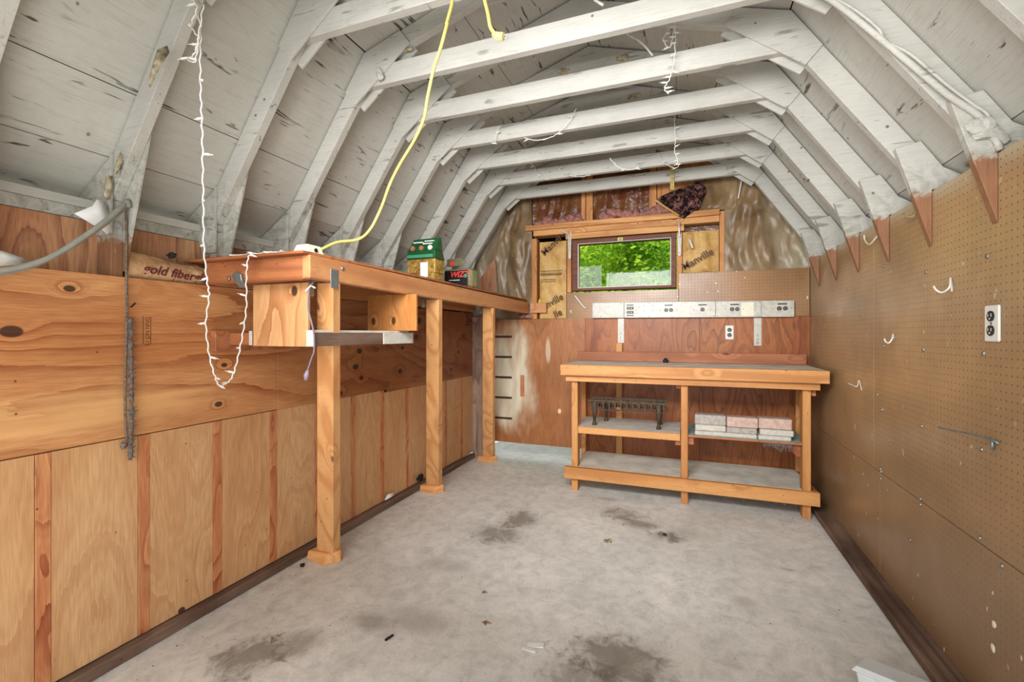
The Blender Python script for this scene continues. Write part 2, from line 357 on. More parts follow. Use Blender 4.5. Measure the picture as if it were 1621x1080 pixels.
def plastic():
    s = SH('yellowed_plastic_sheet'); v = s.pos(); n = s.noise(v, 3.0, 5, .65, .8); n2 = s.noise(s.scale(v,(1,1,.6)), 5, 3, .45, .8)
    x = s.n('SeparateXYZ', {0: v}).outputs['X']
    col = s.mix(s.mr(n, .3, .7), lin(144,120,86), lin(84,58,34)); col = s.mix(s.mr(n2, .5, .75, 0, .4), col, lin(176,164,134))
    edge = s.mr(s.math('ABSOLUTE', s.math('ADD', x, .54)), 1.0, 1.45, 0, .75, True); edge = s.math('MULTIPLY', edge, s.mr(n, .35, .55, .3, 1))
    col = s.mix(edge, col, lin(178,174,154))
    return s.fin(col, .38, .4, bump=n2, bd=.02, bs=.45)
M['plastic'] = plastic()
M['plasticred'] = (lambda s: s.fin(s.mix(s.mr(s.noise(s.pos(), 5, 4, .6, 1), .35, .65), lin(120,84,52), lin(92,44,24)), .3, .5, bump=s.noise(s.pos(), 10, 4, .6, 1.2), bd=.02, bs=.7))(SH('plastic_over_red_sheathing'))
M['kraft'] = (lambda s: s.fin(s.mix(s.mr(s.noise(s.pos(), 6, 4, .6, .6), .35, .65), lin(206,170,108), lin(176,134,72)), .5, .3, bump=s.noise(s.pos(), 14, 3, .6, 1), bd=.02, bs=.6))(SH('kraft_paper'))
M['kraftroll'] = (lambda s: s.fin(s.mix(s.mr(s.noise(s.obj(), 9, 4, .6, .6), .35, .65), lin(222,188,146), lin(184,142,98)), .55, .3, bump=s.noise(s.obj(), 22, 3, .6, 1), bd=.015, bs=.6))(SH('kraft_roll'))
M['pink'] = (lambda s: s.fin(s.mix(s.mr(s.noise(s.pos(), 40, 5, .7), .3, .7), lin(206,150,138), lin(140,90,82)), .95, .05, bump=s.noise(s.pos(), 90, 4, .8), bd=.01, bs=1))(SH('pink_fiberglass'))
M['mold'] = (lambda s: s.fin(s.mix(s.mr(s.noise(s.pos(), 24, 5, .7, 1), .46, .66), lin(26,20,22), lin(150,104,98)), .9, .05, bump=s.noise(s.pos(), 50, 4, .8), bd=.01, bs=1))(SH('mouldy_fiberglass'))
M['yellowglass'] = simple('yellow_fiberglass', lin(214,184,80), .95, spec=.05)
M['ink'] = simple('faded_ink', lin(92,68,48), .7, var=.05)
M['maroon'] = simple('maroon_ink', lin(104,36,44), .7, var=.05)
M['frame'] = lumber('window_frame_red', lin(120,64,44), lin(82,40,28), 'x', knots=0)
M['whitemetal'] = simple('white_enamel', lin(200,199,188), .35, spec=.5, var=.12, vs=30)
M['oldwhite'] = simple('scuffed_white', lin(206,206,196), .5, var=.1, vs=40)
M['white'] = simple('white_plastic', lin(222,222,216), .4, var=.03)
M['cream'] = simple('cream_plastic', lin(232,230,206), .4, var=.04)
M['black'] = simple('black_plastic', lin(28,28,28), .4, var=.1)
M['hole'] = simple('dark_slot', lin(84,56,38), .8, var=.2)
M['zinc'] = simple('zinc_plate', lin(150,160,162), .4, metal=.7, var=.15)
M['rust'] = simple('rusty_iron', lin(92,78,62), .7, metal=.3, var=.28, vs=60)
M['chrome'] = simple('dull_screw', lin(150,150,146), .5, metal=.8)
M['yellow'] = simple('yellow_cord', lin(206,188,104), .45, var=.06)
M['grey'] = simple('grey_hose', lin(156,156,146), .55, var=.12)
M['rope'] = simple('dusty_rope', lin(138,122,108), .95, spec=.05, var=.3, vs=120)
M['dust'] = simple('dust_fluff', lin(128,118,112), 1, spec=.0, var=.3, vs=90)
M['lamp_cord'] = simple('lilac_grey_cord', lin(140,130,146), .5)
M['clear'] = simple('clear_plug', lin(170,150,176), .2, spec=.6)
M['paper'] = simple('white_paper', lin(232,232,230), .7, var=.05)
M['leafdry'] = simple('dry_leaf', lin(148,110,82), .8, var=.2, vs=60)
M['leafpale'] = simple('pale_dry_leaf', lin(186,166,140), .8, var=.2, vs=60)
M['crumb'] = simple('black_crumb', lin(36,32,30), .8)
M['strap'] = simple('perforated_brass_strap', lin(200,186,120), .5, metal=.3, var=.25, vs=90)
M['green'] = simple('green_bag_foil', lin(22,84,46), .3, spec=.6, var=.15, vs=14)
M['gold'] = (lambda s: s.fin(s.mix(s.mr(s.noise(s.obj(), 22, 4, .6, 1.5), .35, .65), lin(208,170,92), lin(120,88,34)), .28, .6, .35, bump=s.noise(s.obj(), 30, 3, .6, 1), bd=.01, bs=.6))(SH('gold_bag_foil'))
M['teal'] = simple('teal_print', lin(70,140,110), .4)
M['silver'] = simple('tin_silver', lin(178,168,136), .3, metal=.7, var=.12)
M['red'] = simple('red_print', lin(222,64,52), .5, var=.03)
M['brickgrey'] = simple('grey_paver', lin(182,176,168), .9, spec=.1, var=.16, vs=45, )
M['brickwhite'] = simple('white_paver', lin(206,202,192), .9, spec=.1, var=.12, vs=45)
M['brickred'] = simple('pinkish_paver', lin(208,180,168), .9, spec=.1, var=.14, vs=30)
M['lid'] = simple('pale_plastic_lid', lin(206,212,212), .35, spec=.5, var=.05, vs=6)
M['insul'] = simple('tan_batt_scrap', lin(196,184,156), .95, spec=.05, var=.3, vs=50)

# ------------------------------------------------------------------ room shell
XL, XR, YB, Y0 = -2.0, 0.897, 4.17, -0.25
RIB = [1.07+.4055*k for k in range(-3, 8)]      # front faces of the roof frames
fl = P('floor', B(-2.3, 1.2, Y0, 5.3, -.12, 0), M['floor']); fl['kind'] = 'structure'

# left wall
wl = S('wall_left')
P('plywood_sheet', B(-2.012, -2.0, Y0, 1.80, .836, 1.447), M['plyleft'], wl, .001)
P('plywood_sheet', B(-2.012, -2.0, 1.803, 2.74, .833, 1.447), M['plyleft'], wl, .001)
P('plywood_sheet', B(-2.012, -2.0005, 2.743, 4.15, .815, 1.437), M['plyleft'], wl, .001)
ys = [-.06+.3035*k for k in range(-1, 15)]
for i, y in enumerate(ys):
    if y+.041 > 4.14: break
    if y > Y0: P('batten', B(-2.010, -1.9992, y, y+.040, .05, .8325 if y < 2.7 else .8145), M['batten'], wl, .0012)
    a, b = y+.0415, min(ys[i+1]-.0015 if i+1 < len(ys) else 4.14, 4.14)
    P('siding_board', B(-2.012, -2.0012, a, b, .05, .8325 if b < 2.75 else .8145), M['siding'], wl, .0012)
P('outer_sheathing', B(-2.13, -2.116, Y0, 4.17, 0, 1.66), M['sheathing'], wl)
P('upper_sheathing', B(-2.115, -2.102, Y0, 4.17, 1.40, 1.655), M['sheathing'], wl)
P('wall_plate', B(-2.14, -2.098, Y0, 4.17, 1.657, 1.70), M['paint'], wl)
P('top_strip', B(-2.19, -2.10, Y0, 4.17, 1.702, 1.735), M['deck'], wl)
P('ply_top_ledge', B(-2.10, -2.013, Y0, 4.16, 1.395, 1.435), M['sheathing'], wl)
P('corner_board', B(-2.0, -1.885, 4.135, 4.155, 0.0, 1.40), M['cornerboard'], wl, .002)
kn = P('knot_hole', MB().tube([(-2.0005, *atX(287,967,-2)[1:]), (-1.9985, *atX(287,967,-2)[1:])], .014, 10), M['hole'], wl)
gp = P('grade_stamp', B(-1.9998, -1.9994, atX(226,1,-2)[1], atX(227,1,-2)[1], 1.19, 1.30).box(-1.9998, -1.9994, atX(238,1,-2)[1], atX(239,1,-2)[1], 1.19, 1.30), M['ink'], wl)
text('lettering', 'DNN NO 12', .021, M['ink'], gp, Matrix.Translation((-1.9993, atX(230,1,-2)[1], 1.298)) @ Matrix.Rotation(math.pi/2, 4, 'Z') @ Matrix.Rotation(math.pi/2, 4, 'X') @ Matrix.Rotation(-math.pi/2, 4, 'Z'))
bl = P('baseboard_left', MB().box(-2.012, -1.962, Y0, 4.13, 0, .045), M['weather'], bevel=.006); bl['kind'] = 'structure'
br = P('baseboard_right', MB().box(.805, .905, Y0, 4.13, 0, .04), M['weather'], bevel=.007); br['kind'] = 'structure'

# right wall: sheets of pegboard
wr = S('wall_right')
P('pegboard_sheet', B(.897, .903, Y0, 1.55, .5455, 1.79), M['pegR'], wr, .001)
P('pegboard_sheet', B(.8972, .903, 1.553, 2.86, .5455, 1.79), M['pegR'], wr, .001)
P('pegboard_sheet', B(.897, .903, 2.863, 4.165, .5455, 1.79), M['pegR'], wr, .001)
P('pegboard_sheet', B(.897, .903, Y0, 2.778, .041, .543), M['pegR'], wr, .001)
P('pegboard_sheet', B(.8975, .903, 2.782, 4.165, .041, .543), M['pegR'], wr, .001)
P('outer_sheathing', B(1.0, 1.012, Y0, 4.2, 0, 1.75), M['sheathing'], wr)
P('wall_plate', B(.905, 1.0, Y0, 4.16, 1.68, 1.72), M['paint'], wr)

# roof deck profile
XC = -.54
def mirror(poly): return [(2*XC-x, z) for x, z in poly]
R_, K_, Pk, Ev = (XC, 2.93), (-1.498, 2.635), (-2.01, 1.885), (-2.30, 1.685)
def seg(a, b, t0, t1, th=.012, lift=.0055):
    dx, dz = b[0]-a[0], b[1]-a[1]; L = math.hypot(dx, dz); nx, nz = dz/L, -dx/L
    if nz < 0 : nx, nz = -nx, -nz
    p = (a[0]+dx*t0, a[1]+dz*t0); q_ = (a[0]+dx*t1, a[1]+dz*t1)
    return [(p[0]+nx*lift, p[1]+nz*lift), (q_[0]+nx*lift, q_[1]+nz*lift), (q_[0]+nx*(th+lift), q_[1]+nz*(th+lift)), (p[0]+nx*(th+lift), p[1]+nz*(th+lift))]
ce = S('ceiling')
ycuts = [Y0, RIB[3]+.019, RIB[6]+.019, RIB[9]+.019, 4.30]
for side in (0, 1):
    for (a, b, cuts) in [(R_, K_, (0, .5, 1)), (K_, Pk, (0, .72, .997)), (Pk, Ev, (.004, 1))]:
        L = math.dist(a, b)
        if side and b is Pk: cuts = (0, .997)
        for i in range(len(cuts)-1):
            for j in range(len(ycuts)-1):
                g = .0016/L; poly = seg(a, b, cuts[i]+(g if i else g*.5), cuts[i+1]-g)
                if side: poly = mirror(poly)
                P('deck_panel', MB().prismY(poly, ycuts[j]+.0012, ycuts[j+1]-.0012), M['deck'], ce)
P('ridge_cap', MB().prismY([(XC-.1,2.925),(XC,2.955),(XC+.1,2.925),(XC+.1,2.95),(XC,2.98),(XC-.1,2.95)], Y0, 4.3), M['deck'], ce)

P('roof_light_block', MB().prismY([(XC,2.985),(-1.51,2.69),(-2.07,1.90),(-2.34,1.71),(-2.33,1.70),(-2.05,1.905),(-1.50,2.68),(XC,2.975)], Y0, 4.31), M['hole'], ce)  # unseen dark layer added over the deck to block light at the joints
P('roof_light_block', MB().prismY(mirror([(XC,2.985),(-1.51,2.69),(-2.07,1.90),(-2.34,1.71),(-2.33,1.70),(-2.05,1.905),(-1.50,2.68),(XC,2.975)]), Y0, 4.31), M['hole'], ce)
wf = S('wall_front')  # unseen gable wall with door opening, added to keep the sun out
P('front_sheathing', MB().prismY([(-2.25,0),(-1.75,0),(-1.75,2.1),(.67,2.1),(.67,0),(1.1,0),(1.1,1.75),(.93,1.885),(.418,2.63),(XC,2.92),(-1.498,2.63),(-2.01,1.885),(-2.25,1.72)], Y0-.03, Y0-.015), M['deck'], wf)
# roof frames: stud, lower and upper rafters, collar tie, plywood gussets
def inner(a, b, w_):
    dx, dz = b[0]-a[0], b[1]-a[1]; L = math.hypot(dx, dz); nx, nz = dz/L, -dx/L
    if nz > 0: nx, nz = -nx, -nz
    return (a[0]+nx*w_, a[1]+nz*w_), (b[0]+nx*w_, b[1]+nz*w_)
def isect(p, q_, r, t):
    d1 = (q_[0]-p[0], q_[1]-p[1]); d2 = (t[0]-r[0], t[1]-r[1]); D = d1[0]*d2[1]-d1[1]*d2[0]
    k = ((r[0]-p[0])*d2[1]-(r[1]-p[1])*d2[0])/D; return (p[0]+d1[0]*k, p[1]+d1[1]*k)
wd = .086
ua, ub = inner(R_, K_, wd); la, lb = inner(K_, Pk, wd)
Kin = isect(ua, ub, la, lb); Rin = (XC, ua[1]+(ub[1]-ua[1])*(XC-ua[0])/(ub[0]-ua[0]))
def on_lower(z): return isect(la, lb, (0, z), (1, z))[0]
low_poly = [K_, Pk, (-2.10, 1.823), (-2.10, 1.735), (-2.012, 1.735), lb, Kin]
upp_poly = [R_, K_, Kin, Rin]
tie_poly = [(on_lower(2.459)+.001, 2.459), (2*XC-on_lower(2.459)-.001, 2.459), (2*XC-on_lower(2.556)-.001, 2.556), (on_lower(2.556)+.001, 2.556)]
knee = [(-1.618,2.453),(-1.500,2.628),(-1.290,2.693),(-1.238,2.624),(-1.555,2.381)]
eaveL = [(-2.235,1.732),(-2.012,1.880),(-1.945,1.978),(-1.862,1.972),(-1.98,1.572),(-1.999,1.47),(-2.085,1.47),(-2.095,1.62),(-2.20,1.70)]
eaveLf = [(-2.235,1.732),(-2.012,1.880),(-1.995,1.90),(-2.0,1.74),(-2.003,1.60),(-2.085,1.60),(-2.095,1.64),(-2.20,1.70)]
eaveR = [(.779,1.972),(.861,1.990),(.930,1.880),(1.12,1.752),(.98,1.752),(.98,1.795),(.8955,1.795),(.8955,1.572)]
ridgeg = [(XC,2.925),(XC-.33,2.822),(XC-.30,2.70),(XC+.30,2.70),(XC+.33,2.822)]
order = ['first roof frame overhead, its left half cut by the top left corner of the photo', 'second roof frame, its left stud carries the tied grey hose', 'third roof frame, its collar tie crossing the top edge by the yellow cord',
 'fourth roof frame, thick white cables running down its right rafter', 'fifth roof frame, second fully visible collar tie counted from the top', 'sixth roof frame, third visible collar tie counted from the top',
 'seventh roof frame, fourth visible collar tie, a small light string draped at its middle', 'eighth roof frame, fifth collar tie with white light strings dangling', 'last roof frame, lowest collar tie just before the insulated back wall']
for k, Y in enumerate(RIB):
    if k < 2: continue
    t = T('roof_frame', 'white painted gambrel roof frame: '+order[k-2], 'roof frame', (XC, Y, 1.7), 'white painted gambrel roof frames')
    y1 = Y+.038
    for sd in (0, 1):
        f = (lambda p: mirror(p)) if sd else (lambda p: p)
        P('lower_rafter', MB().prismY(f(low_poly), Y, y1), M['paint'], t, .0015)
        P('upper_rafter', MB().prismY(f(upp_poly), Y, y1), M['paint'], t, .0015)
        P('knee_gusset', MB().prismY(f(knee), Y-.011, Y-.0005), M['paint'], t, .001)
        P('knee_gusset', MB().prismY([(x+.012*(-1 if sd else 1), z-.012) for x, z in f(knee)], y1+.0005, y1+.011), M['paint'], t, .001)
    P('collar_tie', MB().prismY(tie_poly, Y+.0005, y1-.0005), M['paint'], t, .0015)
    P('ridge_gusset', MB().prismY(ridgeg, Y-.010, Y-.0005), M['paint'], t, .001)
    P('stud', B(-2.10, -2.013, Y, y1, 1.437, 1.734), M['paint'], t, .0015)
    P('eave_gusset', MB().prismY(eaveL, y1+.0005, y1+.011), M['paint'], t, .001)
    P('eave_gusset', MB().prismY(eaveLf, Y-.011, Y-.0005), M['paint'], t, .001)
    P('eave_gusset', MB().prismY(eaveR, Y-.030, Y-.0005), M['paint'], t, .002)

# back wall
wb_ = S('wall_back')
def zroof(x):
    a = abs(x-XC)
    if a < .958: return 2.93-.308*a
    if a < 1.47: return 2.635-1.465*(a-.958)
    return 1.885-.69*(a-1.47)
yp = 4.158
def slotted():
    # left panel of plywood with five slots cut through it
    mb = MB(); xs0, xs1 = -1.885, -.87; zb, zt = .178, 1.372; sx0, sx1 = -1.83, -1.585
    zs = [.41, .61, .808, 1.007, 1.205]
    mb.box(sx1, xs1, yp, 4.17, zb, zt); mb.box(xs0, sx0, yp, 4.17, zb, zt); p = zb
    for z in zs: mb.box(sx0, sx1, yp, 4.17, p, z-.012); p = z+.010
    mb.box(sx0, sx1, yp, 4.17, p, zt); return mb
P('plywood_sheet', slotted(), M['plyback'], wb_)
P('dark_backing', B(-1.88, -1.5, 4.171, 4.176, .2, 1.36), M['hole'], wb_)
P('raised_strip', B(-1.497, -1.457, 4.154, 4.158, .63, .834), M['redboard'], wb_)
P('plywood_sheet', B(-.868, .10, yp, 4.17, .0, 1.369), M['plyred'], wb_)
P('plywood_sheet', B(.102, .895, yp, 4.17, .0, 1.369), M['plyred'], wb_)
P('pegboard_sheet', B(-.063, .893, yp, 4.165, 1.371, 1.747), M['pegB'], wb_, .0008)
P('pegboard_sheet', B(-1.040, -.066, yp, 4.165, 1.371, 1.612), M['pegB'], wb_, .0008)
for x0, x1, z0, z1 in [(-1.385,-1.335,1.375,2.14),(-1.04,-1.00,1.615,2.10),(-.080,-.036,1.613,2.10),(.254,.292,1.745,2.25),(-.905,-.868,2.262,2.80),(-.862,-.80,2.262,2.80),(-.305,-.245,2.262,2.84),(.387,.425,2.25,2.64),(.43,.465,2.25,2.62),
                       (-1.30,-1.262,2.14,2.14)]:
    if z1 > z0: P('stud', B(x0, x1, 4.165, 4.255, z0, z1), M['stud'], wb_, .0015)
P('header_board', B(-1.435, .252, 4.12, 4.25, 2.212, 2.258), M['header'], wb_, .002)
P('header_board', B(-1.362, .252, 4.145, 4.25, 2.160, 2.211), M['header'], wb_, .002)
P('header_board', B(-1.05, -.02, 4.15, 4.25, 2.108, 2.159), M['header'], wb_, .002)
P('bare_sheathing', B(-.24, .44, 4.19, 4.2, 2.262, 2.70), M['stud'], wb_)
P('outer_sheathing', MB().prismY([(-2.25,0),(1.15,0),(1.15,1.70),(.93,1.885),(.418,2.63),(XC,2.92),(-1.498,2.63),(-2.01,1.885),(-2.25,1.72)], 4.285, 4.30) if False else
  MB().prismY([(-2.25,.185),(-1.02,.185),(-1.02,2.16),(-1.40,2.16),(-1.40,2.63),(-1.498,2.63),(-2.01,1.885),(-2.25,1.72)], 4.285, 4.30)
  .prismY([(1.15,0),(1.15,1.70),(.93,1.885),(.418,2.63),(-.05,2.77),(-.05,.1)], 4.285, 4.30)
  .prismY([(-1.03,0.185),(-.04,0.185),(-.04,1.61),(-1.03,1.61)], 4.285, 4.30)
  .prismY([(-1.41,2.12),(-.04,2.12),(-.04,2.775),(XC,2.92),(-1.41,2.65)], 4.285, 4.30), M['plasticred'], wb_)
def sheet(x0, x1, lo, hi, nx, nz, yb, amp, fr, seed):
    mb = MB(); vs = []
    for j in range(nz+1):
        for i in range(nx+1):
            x = x0+(x1-x0)*i/nx; a, b = lo(x), hi(x); z = a+(b-a)*j/nz
            p = Vector((x*fr*1.5+seed+.3*math.sin(z*7), z*fr*.42+.5*x, seed)); d = amp*(mnoise.noise(p)+.7*(1-abs(mnoise.noise(p*1.7))*2.2)*.5+.16*mnoise.noise(p*5.1))
            e_ = min(1, 12*min(i/nx, 1-i/nx, j/nz, 1-j/nz)); vs.append((x, yb-max(-.01, d)*e_, z))
    n = nx+1; fs = [(j*n+i, j*n+i+1, (j+1)*n+i+1, (j+1)*n+i) for j in range(nz) for i in range(nx)]
    return mb.add(vs, fs)
rf = lambda x: zroof(x)-.004
P('plastic_sheet', sheet(-2.10, -1.387, lambda x: 1.375, rf, 40, 60, 4.175, .05, 6, 3), M['plastic'], wb_, smooth=True)
P('plastic_sheet', sheet(.294, 1.02, lambda x: 1.748, rf, 44, 44, 4.172, .05, 6, 9), M['plastic'], wb_, smooth=True)
P('plastic_sheet', sheet(-1.387, -.907, lambda x: 2.26, rf, 30, 24, 4.20, .04, 6, 5), M['plasticred'], wb_, smooth=True)
P('plastic_sheet', sheet(-.798, -.307, lambda x: 2.26, rf, 30, 24, 4.20, .04, 6, 6), M['plasticred'], wb_, smooth=True)
P('plastic_sheet', sheet(.06, .40, lambda x: 2.26, lambda x: min(2.56, rf(x)), 20, 20, 4.165, .04, 6, 15), M['plastic'], wb_, smooth=True)
kf = P('kraft_facing', sheet(-1.312, -1.052, lambda x: 1.376, lambda x: 2.105, 22, 60, 4.188, .022, 6, 21), M['kraft'], wb_, smooth=True)
text('lettering', 'Manvil', .088, M['ink'], kf, frame_back(-1.255, 4.150, 1.965, .72), bold=.0012)
text('lettering', 'nville', .088, M['ink'], kf, frame_back(-1.225, 4.150, 1.475, .50), bold=.0012)
text('lettering', 'lle', .088, M['ink'], kf, frame_back(-1.150, 4.150, 1.382, .45), bold=.0012)
text('lettering', 'Manville', .115, M['ink'], kf, frame_back(-1.300, 4.150, 1.260, .50), bold=.0012) if False else None
text('lettering', 'Building insulation\nFiber glass R-11', .036, M['ink'], kf, frame_back(-1.300, 4.150, 1.80, .0)) if False else None
for z in (1.822, 1.800, 1.786, 1.742, 1.722):
    P('printed_line', B(-1.295, -1.085 if z > 1.76 else -1.14, 4.1505, 4.152, z, z+(.004 if z != 1.786 else .006)), M['ink'], kf)
kf2 = P('kraft_facing', sheet(-.032, .250, lambda x: 1.752, lambda x: 2.10, 22, 40, 4.188, .03, 7, 27), M['kraft'], wb_, smooth=True)
text('lettering', 'Manville', .082, M['ink'], kf2, frame_back(-.022, 4.140, 1.770, .50), bold=.0012)
P('yellow_batt', MB().lump((-1.305, 4.175, 1.50), (.02,.015,.07), .4, 20), M['yellowglass'], wb_, smooth=True)
P('torn_plywood', MB().prismY([(-1.918,1.53),(-1.90,1.76),(-1.80,1.90),(-1.735,1.955),(-1.72,1.80),(-1.70,1.53)], 4.09, 4.10), M['sheathing'], wb_, .001)

# window
wn = S('window_1')
fx0, fx1, fz0, fz1 = -.990, -.086, 1.628, 2.098
P('window_frame', MB().box(fx0, fx0+.055, 4.155, 4.25, fz0, fz1).box(fx1-.04, fx1, 4.155, 4.25, fz0, fz1).box(fx0+.055, fx1-.04, 4.155, 4.25, fz0, fz0+.03).box(fx0+.055, fx1-.04, 4.155, 4.25, fz1-.045, fz1), M['frame'], wn, .002)
P('glazing_bead', MB().box(-.935, -.928, 4.150, 4.17, 1.656, 2.055).box(-.132, -.125, 4.150, 4.17, 1.656, 2.055).box(-.935, -.125, 4.150, 4.17, 1.650, 1.657).box(-.935, -.125, 4.150, 4.17, 2.053, 2.058), M['oldwhite'], wn)
def glass():
    s = SH('window_glass'); t = s.n('BsdfTransparent', {'Color': (.97,.98,.97,1)}); g = s.n('BsdfGlossy', {'Roughness': .03, 'Color': (1,1,1,1)})
    fr = s.n('Fresnel', {'IOR': 1.16}); m = s.n('MixShader'); s.t.links.new(fr.outputs[0], m.inputs[0]); s.t.links.new(t.outputs[0], m.inputs[1]); s.t.links.new(g.outputs[0], m.inputs[2])
    s.t.links.new(m.outputs[0], s.out.inputs[0]); return s.m
def reflection():
    s = SH('pane_reflection'); t = s.n('BsdfTransparent'); g = s.n('BsdfDiffuse', {'Color': lin(214,224,220)}); m = s.n('MixShader', {0: .18})
    s.t.links.new(t.outputs[0], m.inputs[1]); s.t.links.new(g.outputs[0], m.inputs[2]); s.t.links.new(m.outputs[0], s.out.inputs[0]); return s.m
P('pane', B(-.936, -.125, 4.175, 4.178, 1.65, 2.058), glass(), wn)
P('reflection_patch', B(-.925, -.72, 4.171, 4.173, 1.66, 1.85), reflection(), wn)  # pale reflection in the glass, put in as a translucent patch
P('latch', MB().box(-.575, -.525, 4.135, 4.155, 2.058, 2.088).box(-.56, -.54, 4.115, 4.136, 2.063, 2.075), M['strap'], wn, .002)

# outside: lawn bank and trees seen through the pane
gr = SH('lawn'); v = gr.pos(); lawn = gr.fin(gr.mix(gr.mr(gr.noise(v, .9, 5, .7), .3, .7), (.075,.24,.025,1), (.03,.12,.015,1)), .9, .1)
g0 = MB().add([(-40,5.3,-.06),(30,5.3,-.06),(30,14,.1),(-40,14,.1),(30,34,9.5),(-40,34,9.5)], [(0,1,2,3),(3,2,4,5)])
o = P('lawn_bank', g0, lawn); TAG(o, 'green grassy bank behind the trees outside the window', 'lawn')
def leafmat(name, a, b):
    s = SH(name); r = s.n('TexNoise', {'Vector': s.pos(), 'Scale': 1.2, 'Detail': 3.0}).outputs['Fac']; col = s.mix(s.mr(r, .35, .65), a, b)
    d = s.n('BsdfDiffuse', {'Color': col}); t = s.n('BsdfTranslucent', {'Color': col}); m = s.n('MixShader', {0: .5})
    s.t.links.new(d.outputs[0], m.inputs[1]); s.t.links.new(t.outputs[0], m.inputs[2]); s.t.links.new(m.outputs[0], s.out.inputs[0]); return s.m
bark = simple('bark', lin(90,76,60), .9, spec=.1)
def tree(label, x, y, h, r, n, m, seed, size=.12):
    rnd = random.Random(seed); t = T('leafy_tree', label, 'tree', (x, y, 0), 'trees outside the window')
    P('trunk', MB().tube([(x,y,0),(x+.05,y,h*.35),(x-.05,y,h*.75)], [.16,.12,.05], 8), bark, t)
    mb = MB(); vs = []; fs = []
    cl = [Vector((x+rnd.gauss(0,r*.45), y+rnd.gauss(0,r*.4), h*.55+rnd.gauss(0,r*.42))) for _ in range(46)]
    for i in range(n):
        c = rnd.choice(cl); p = c+Vector((rnd.gauss(0,1), rnd.gauss(0,1), rnd.gauss(0,.8)))*r*.17
        a = Vector((rnd.gauss(0,1), rnd.gauss(0,1), rnd.gauss(0,.6))).normalized(); b = a.orthogonal().normalized(); q_ = size*(.6+rnd.random()*.7)
        k = len(vs); vs += [tuple(p-a*q_*.5), tuple(p+b*q_*.28), tuple(p+a*q_*.5), tuple(p-b*q_*.28)]; fs.append((k,k+1,k+2,k+3))
    me = bpy.data.meshes.new('foliage'); me.from_pydata([(a-x,b-y,c) for a,b,c in vs], [], fs); me.materials.append(m)
    o = bpy.data.objects.new('foliage', me); C.objects.link(o); o.parent = t; o['kind'] = 'stuff'; ROOT[o.name] = (x,y,0)
tree('yellow-green sunlit leafy tree filling the right of the window view', -1.1, 9.5, 4.6, 1.5, 14000, leafmat('leaf_bright', (.62,.78,.08,1), (.24,.50,.05,1)), 3, .11)
tree('mid green leafy tree in the left of the window view', -3.3, 12.5, 5.4, 1.7, 12000, leafmat('leaf_mid', (.20,.55,.08,1), (.08,.32,.05,1)), 5, .13)
tree('dark green tree far behind the yellow-green one', -2.3, 17, 9.0, 2.6, 12000, leafmat('leaf_dark', (.14,.45,.08,1), (.06,.25,.05,1)), 8, .2)

# ------------------------------------------------------------------ long storage shelf on the left
sh = T('storage_shelf', 'long deep pine shelf on three posts along the left wall', 'shelf', (-1.7, 2.7, 0))
BX = -1.40
P('shelf_top', B(-2.09, BX-.004, 1.385, 2.60, 1.548, 1.559), M['joist'], sh, .001)
P('shelf_top', B(-2.09, BX-.012, 2.603, 4.11, 1.548, 1.559), M['joist'], sh, .001)
P('front_beam', MB().loft([(BX-.038,1.416,1.452),(BX,1.416,1.452),(BX,4.118,1.424),(BX-.038,4.118,1.424)], [(BX-.038,1.416,1.5475),(BX,1.416,1.5475),(BX,4.118,1.530),(BX-.038,4.118,1.530)]), M['beam'], sh, .004)
P('end_joist', B(-1.998, BX-.039, 1.42, 1.458, 1.449, 1.5475), M['joist'], sh, .003)
P('wall_ledger', B(-1.998, -1.962, 1.46, 4.12, 1.449, 1.5475), M['beam'], sh, .002)
P('end_block', B(-1.385, -1.228, 4.118, 4.156, 1.430, 1.522), M['beam'], sh, .002, label='short orange block ending the beam at the back wall')
for x in (-1.375, ): P('screw', MB().tube([(x+.02,4.118,1.495),(x+.02,4.112,1.495)], .007, 8), M['chrome'], sh)
for (ya, yb_, sc) in [(1.546,1.592,1.272),(2.431,2.479,1.285),(3.262,3.308,1.245)]:
    zt = 1.451-(ya-1.416)*.0104; xa, xb = BX-.089, BX-.001
    top = [(xa,ya,zt),(xb,ya,zt),(xb,yb_,zt),(xa,yb_,zt)]; bot = [(p[0]*sc, p[1]*sc, .045) for p in top]
    P('post', MB().loft(bot, top), M['post'], sh, .003)
    cx_, cy_ = (xa+xb)/2*sc, (ya+yb_)/2*sc
    P('post_foot', MB().loft([(cx_-.10,cy_-.06,0),(cx_+.04,cy_-.085,0),(cx_+.095,cy_-.01,0),(cx_+.07,cy_+.03,0),(cx_-.08,cy_+.03,0)],
                             [(cx_-.10,cy_-.05,.045),(cx_+.03,cy_-.045,.045),(cx_+.085,cy_+.0,.06),(cx_+.06,cy_+.03,.05),(cx_-.08,cy_+.03,.05)]), M['postfoot'], sh, .005)
P('mending_plate', B(BX-.002, BX+.003, 1.522, 1.566, 1.41, 1.505) , M['zinc'], sh, .001) if False else P('mending_plate', MB().box(BX-.001, BX+.003, 1.530, 1.575, 1.425, 1.505), M['zinc'], sh, .0008)
P('carriage_bolt', MB().lump((BX+.001, 1.602, 1.515), (.006,.010,.010), 0, 1, 10, 6), M['chrome'], sh, smooth=True)
for (ya) in (1.50, 2.395, 3.23):
    P('corner_bracket', MB().box(BX-.10, BX-.092, ya, ya+.035, 1.39, 1.455).box(BX-.10, BX-.06, ya, ya+.035, 1.452, 1.456), M['zinc'], sh, .001)
pl = atY(371,445,1.418)
P('strap_hanger', MB().prismY([atY(x,y,1.41)[::2] for x,y in [(368,436),(374,430),(382,434),(384,444),(391,456),(380,455),(373,448),(370,442)]], 1.405, 1.419), M['zinc'], sh, .002)
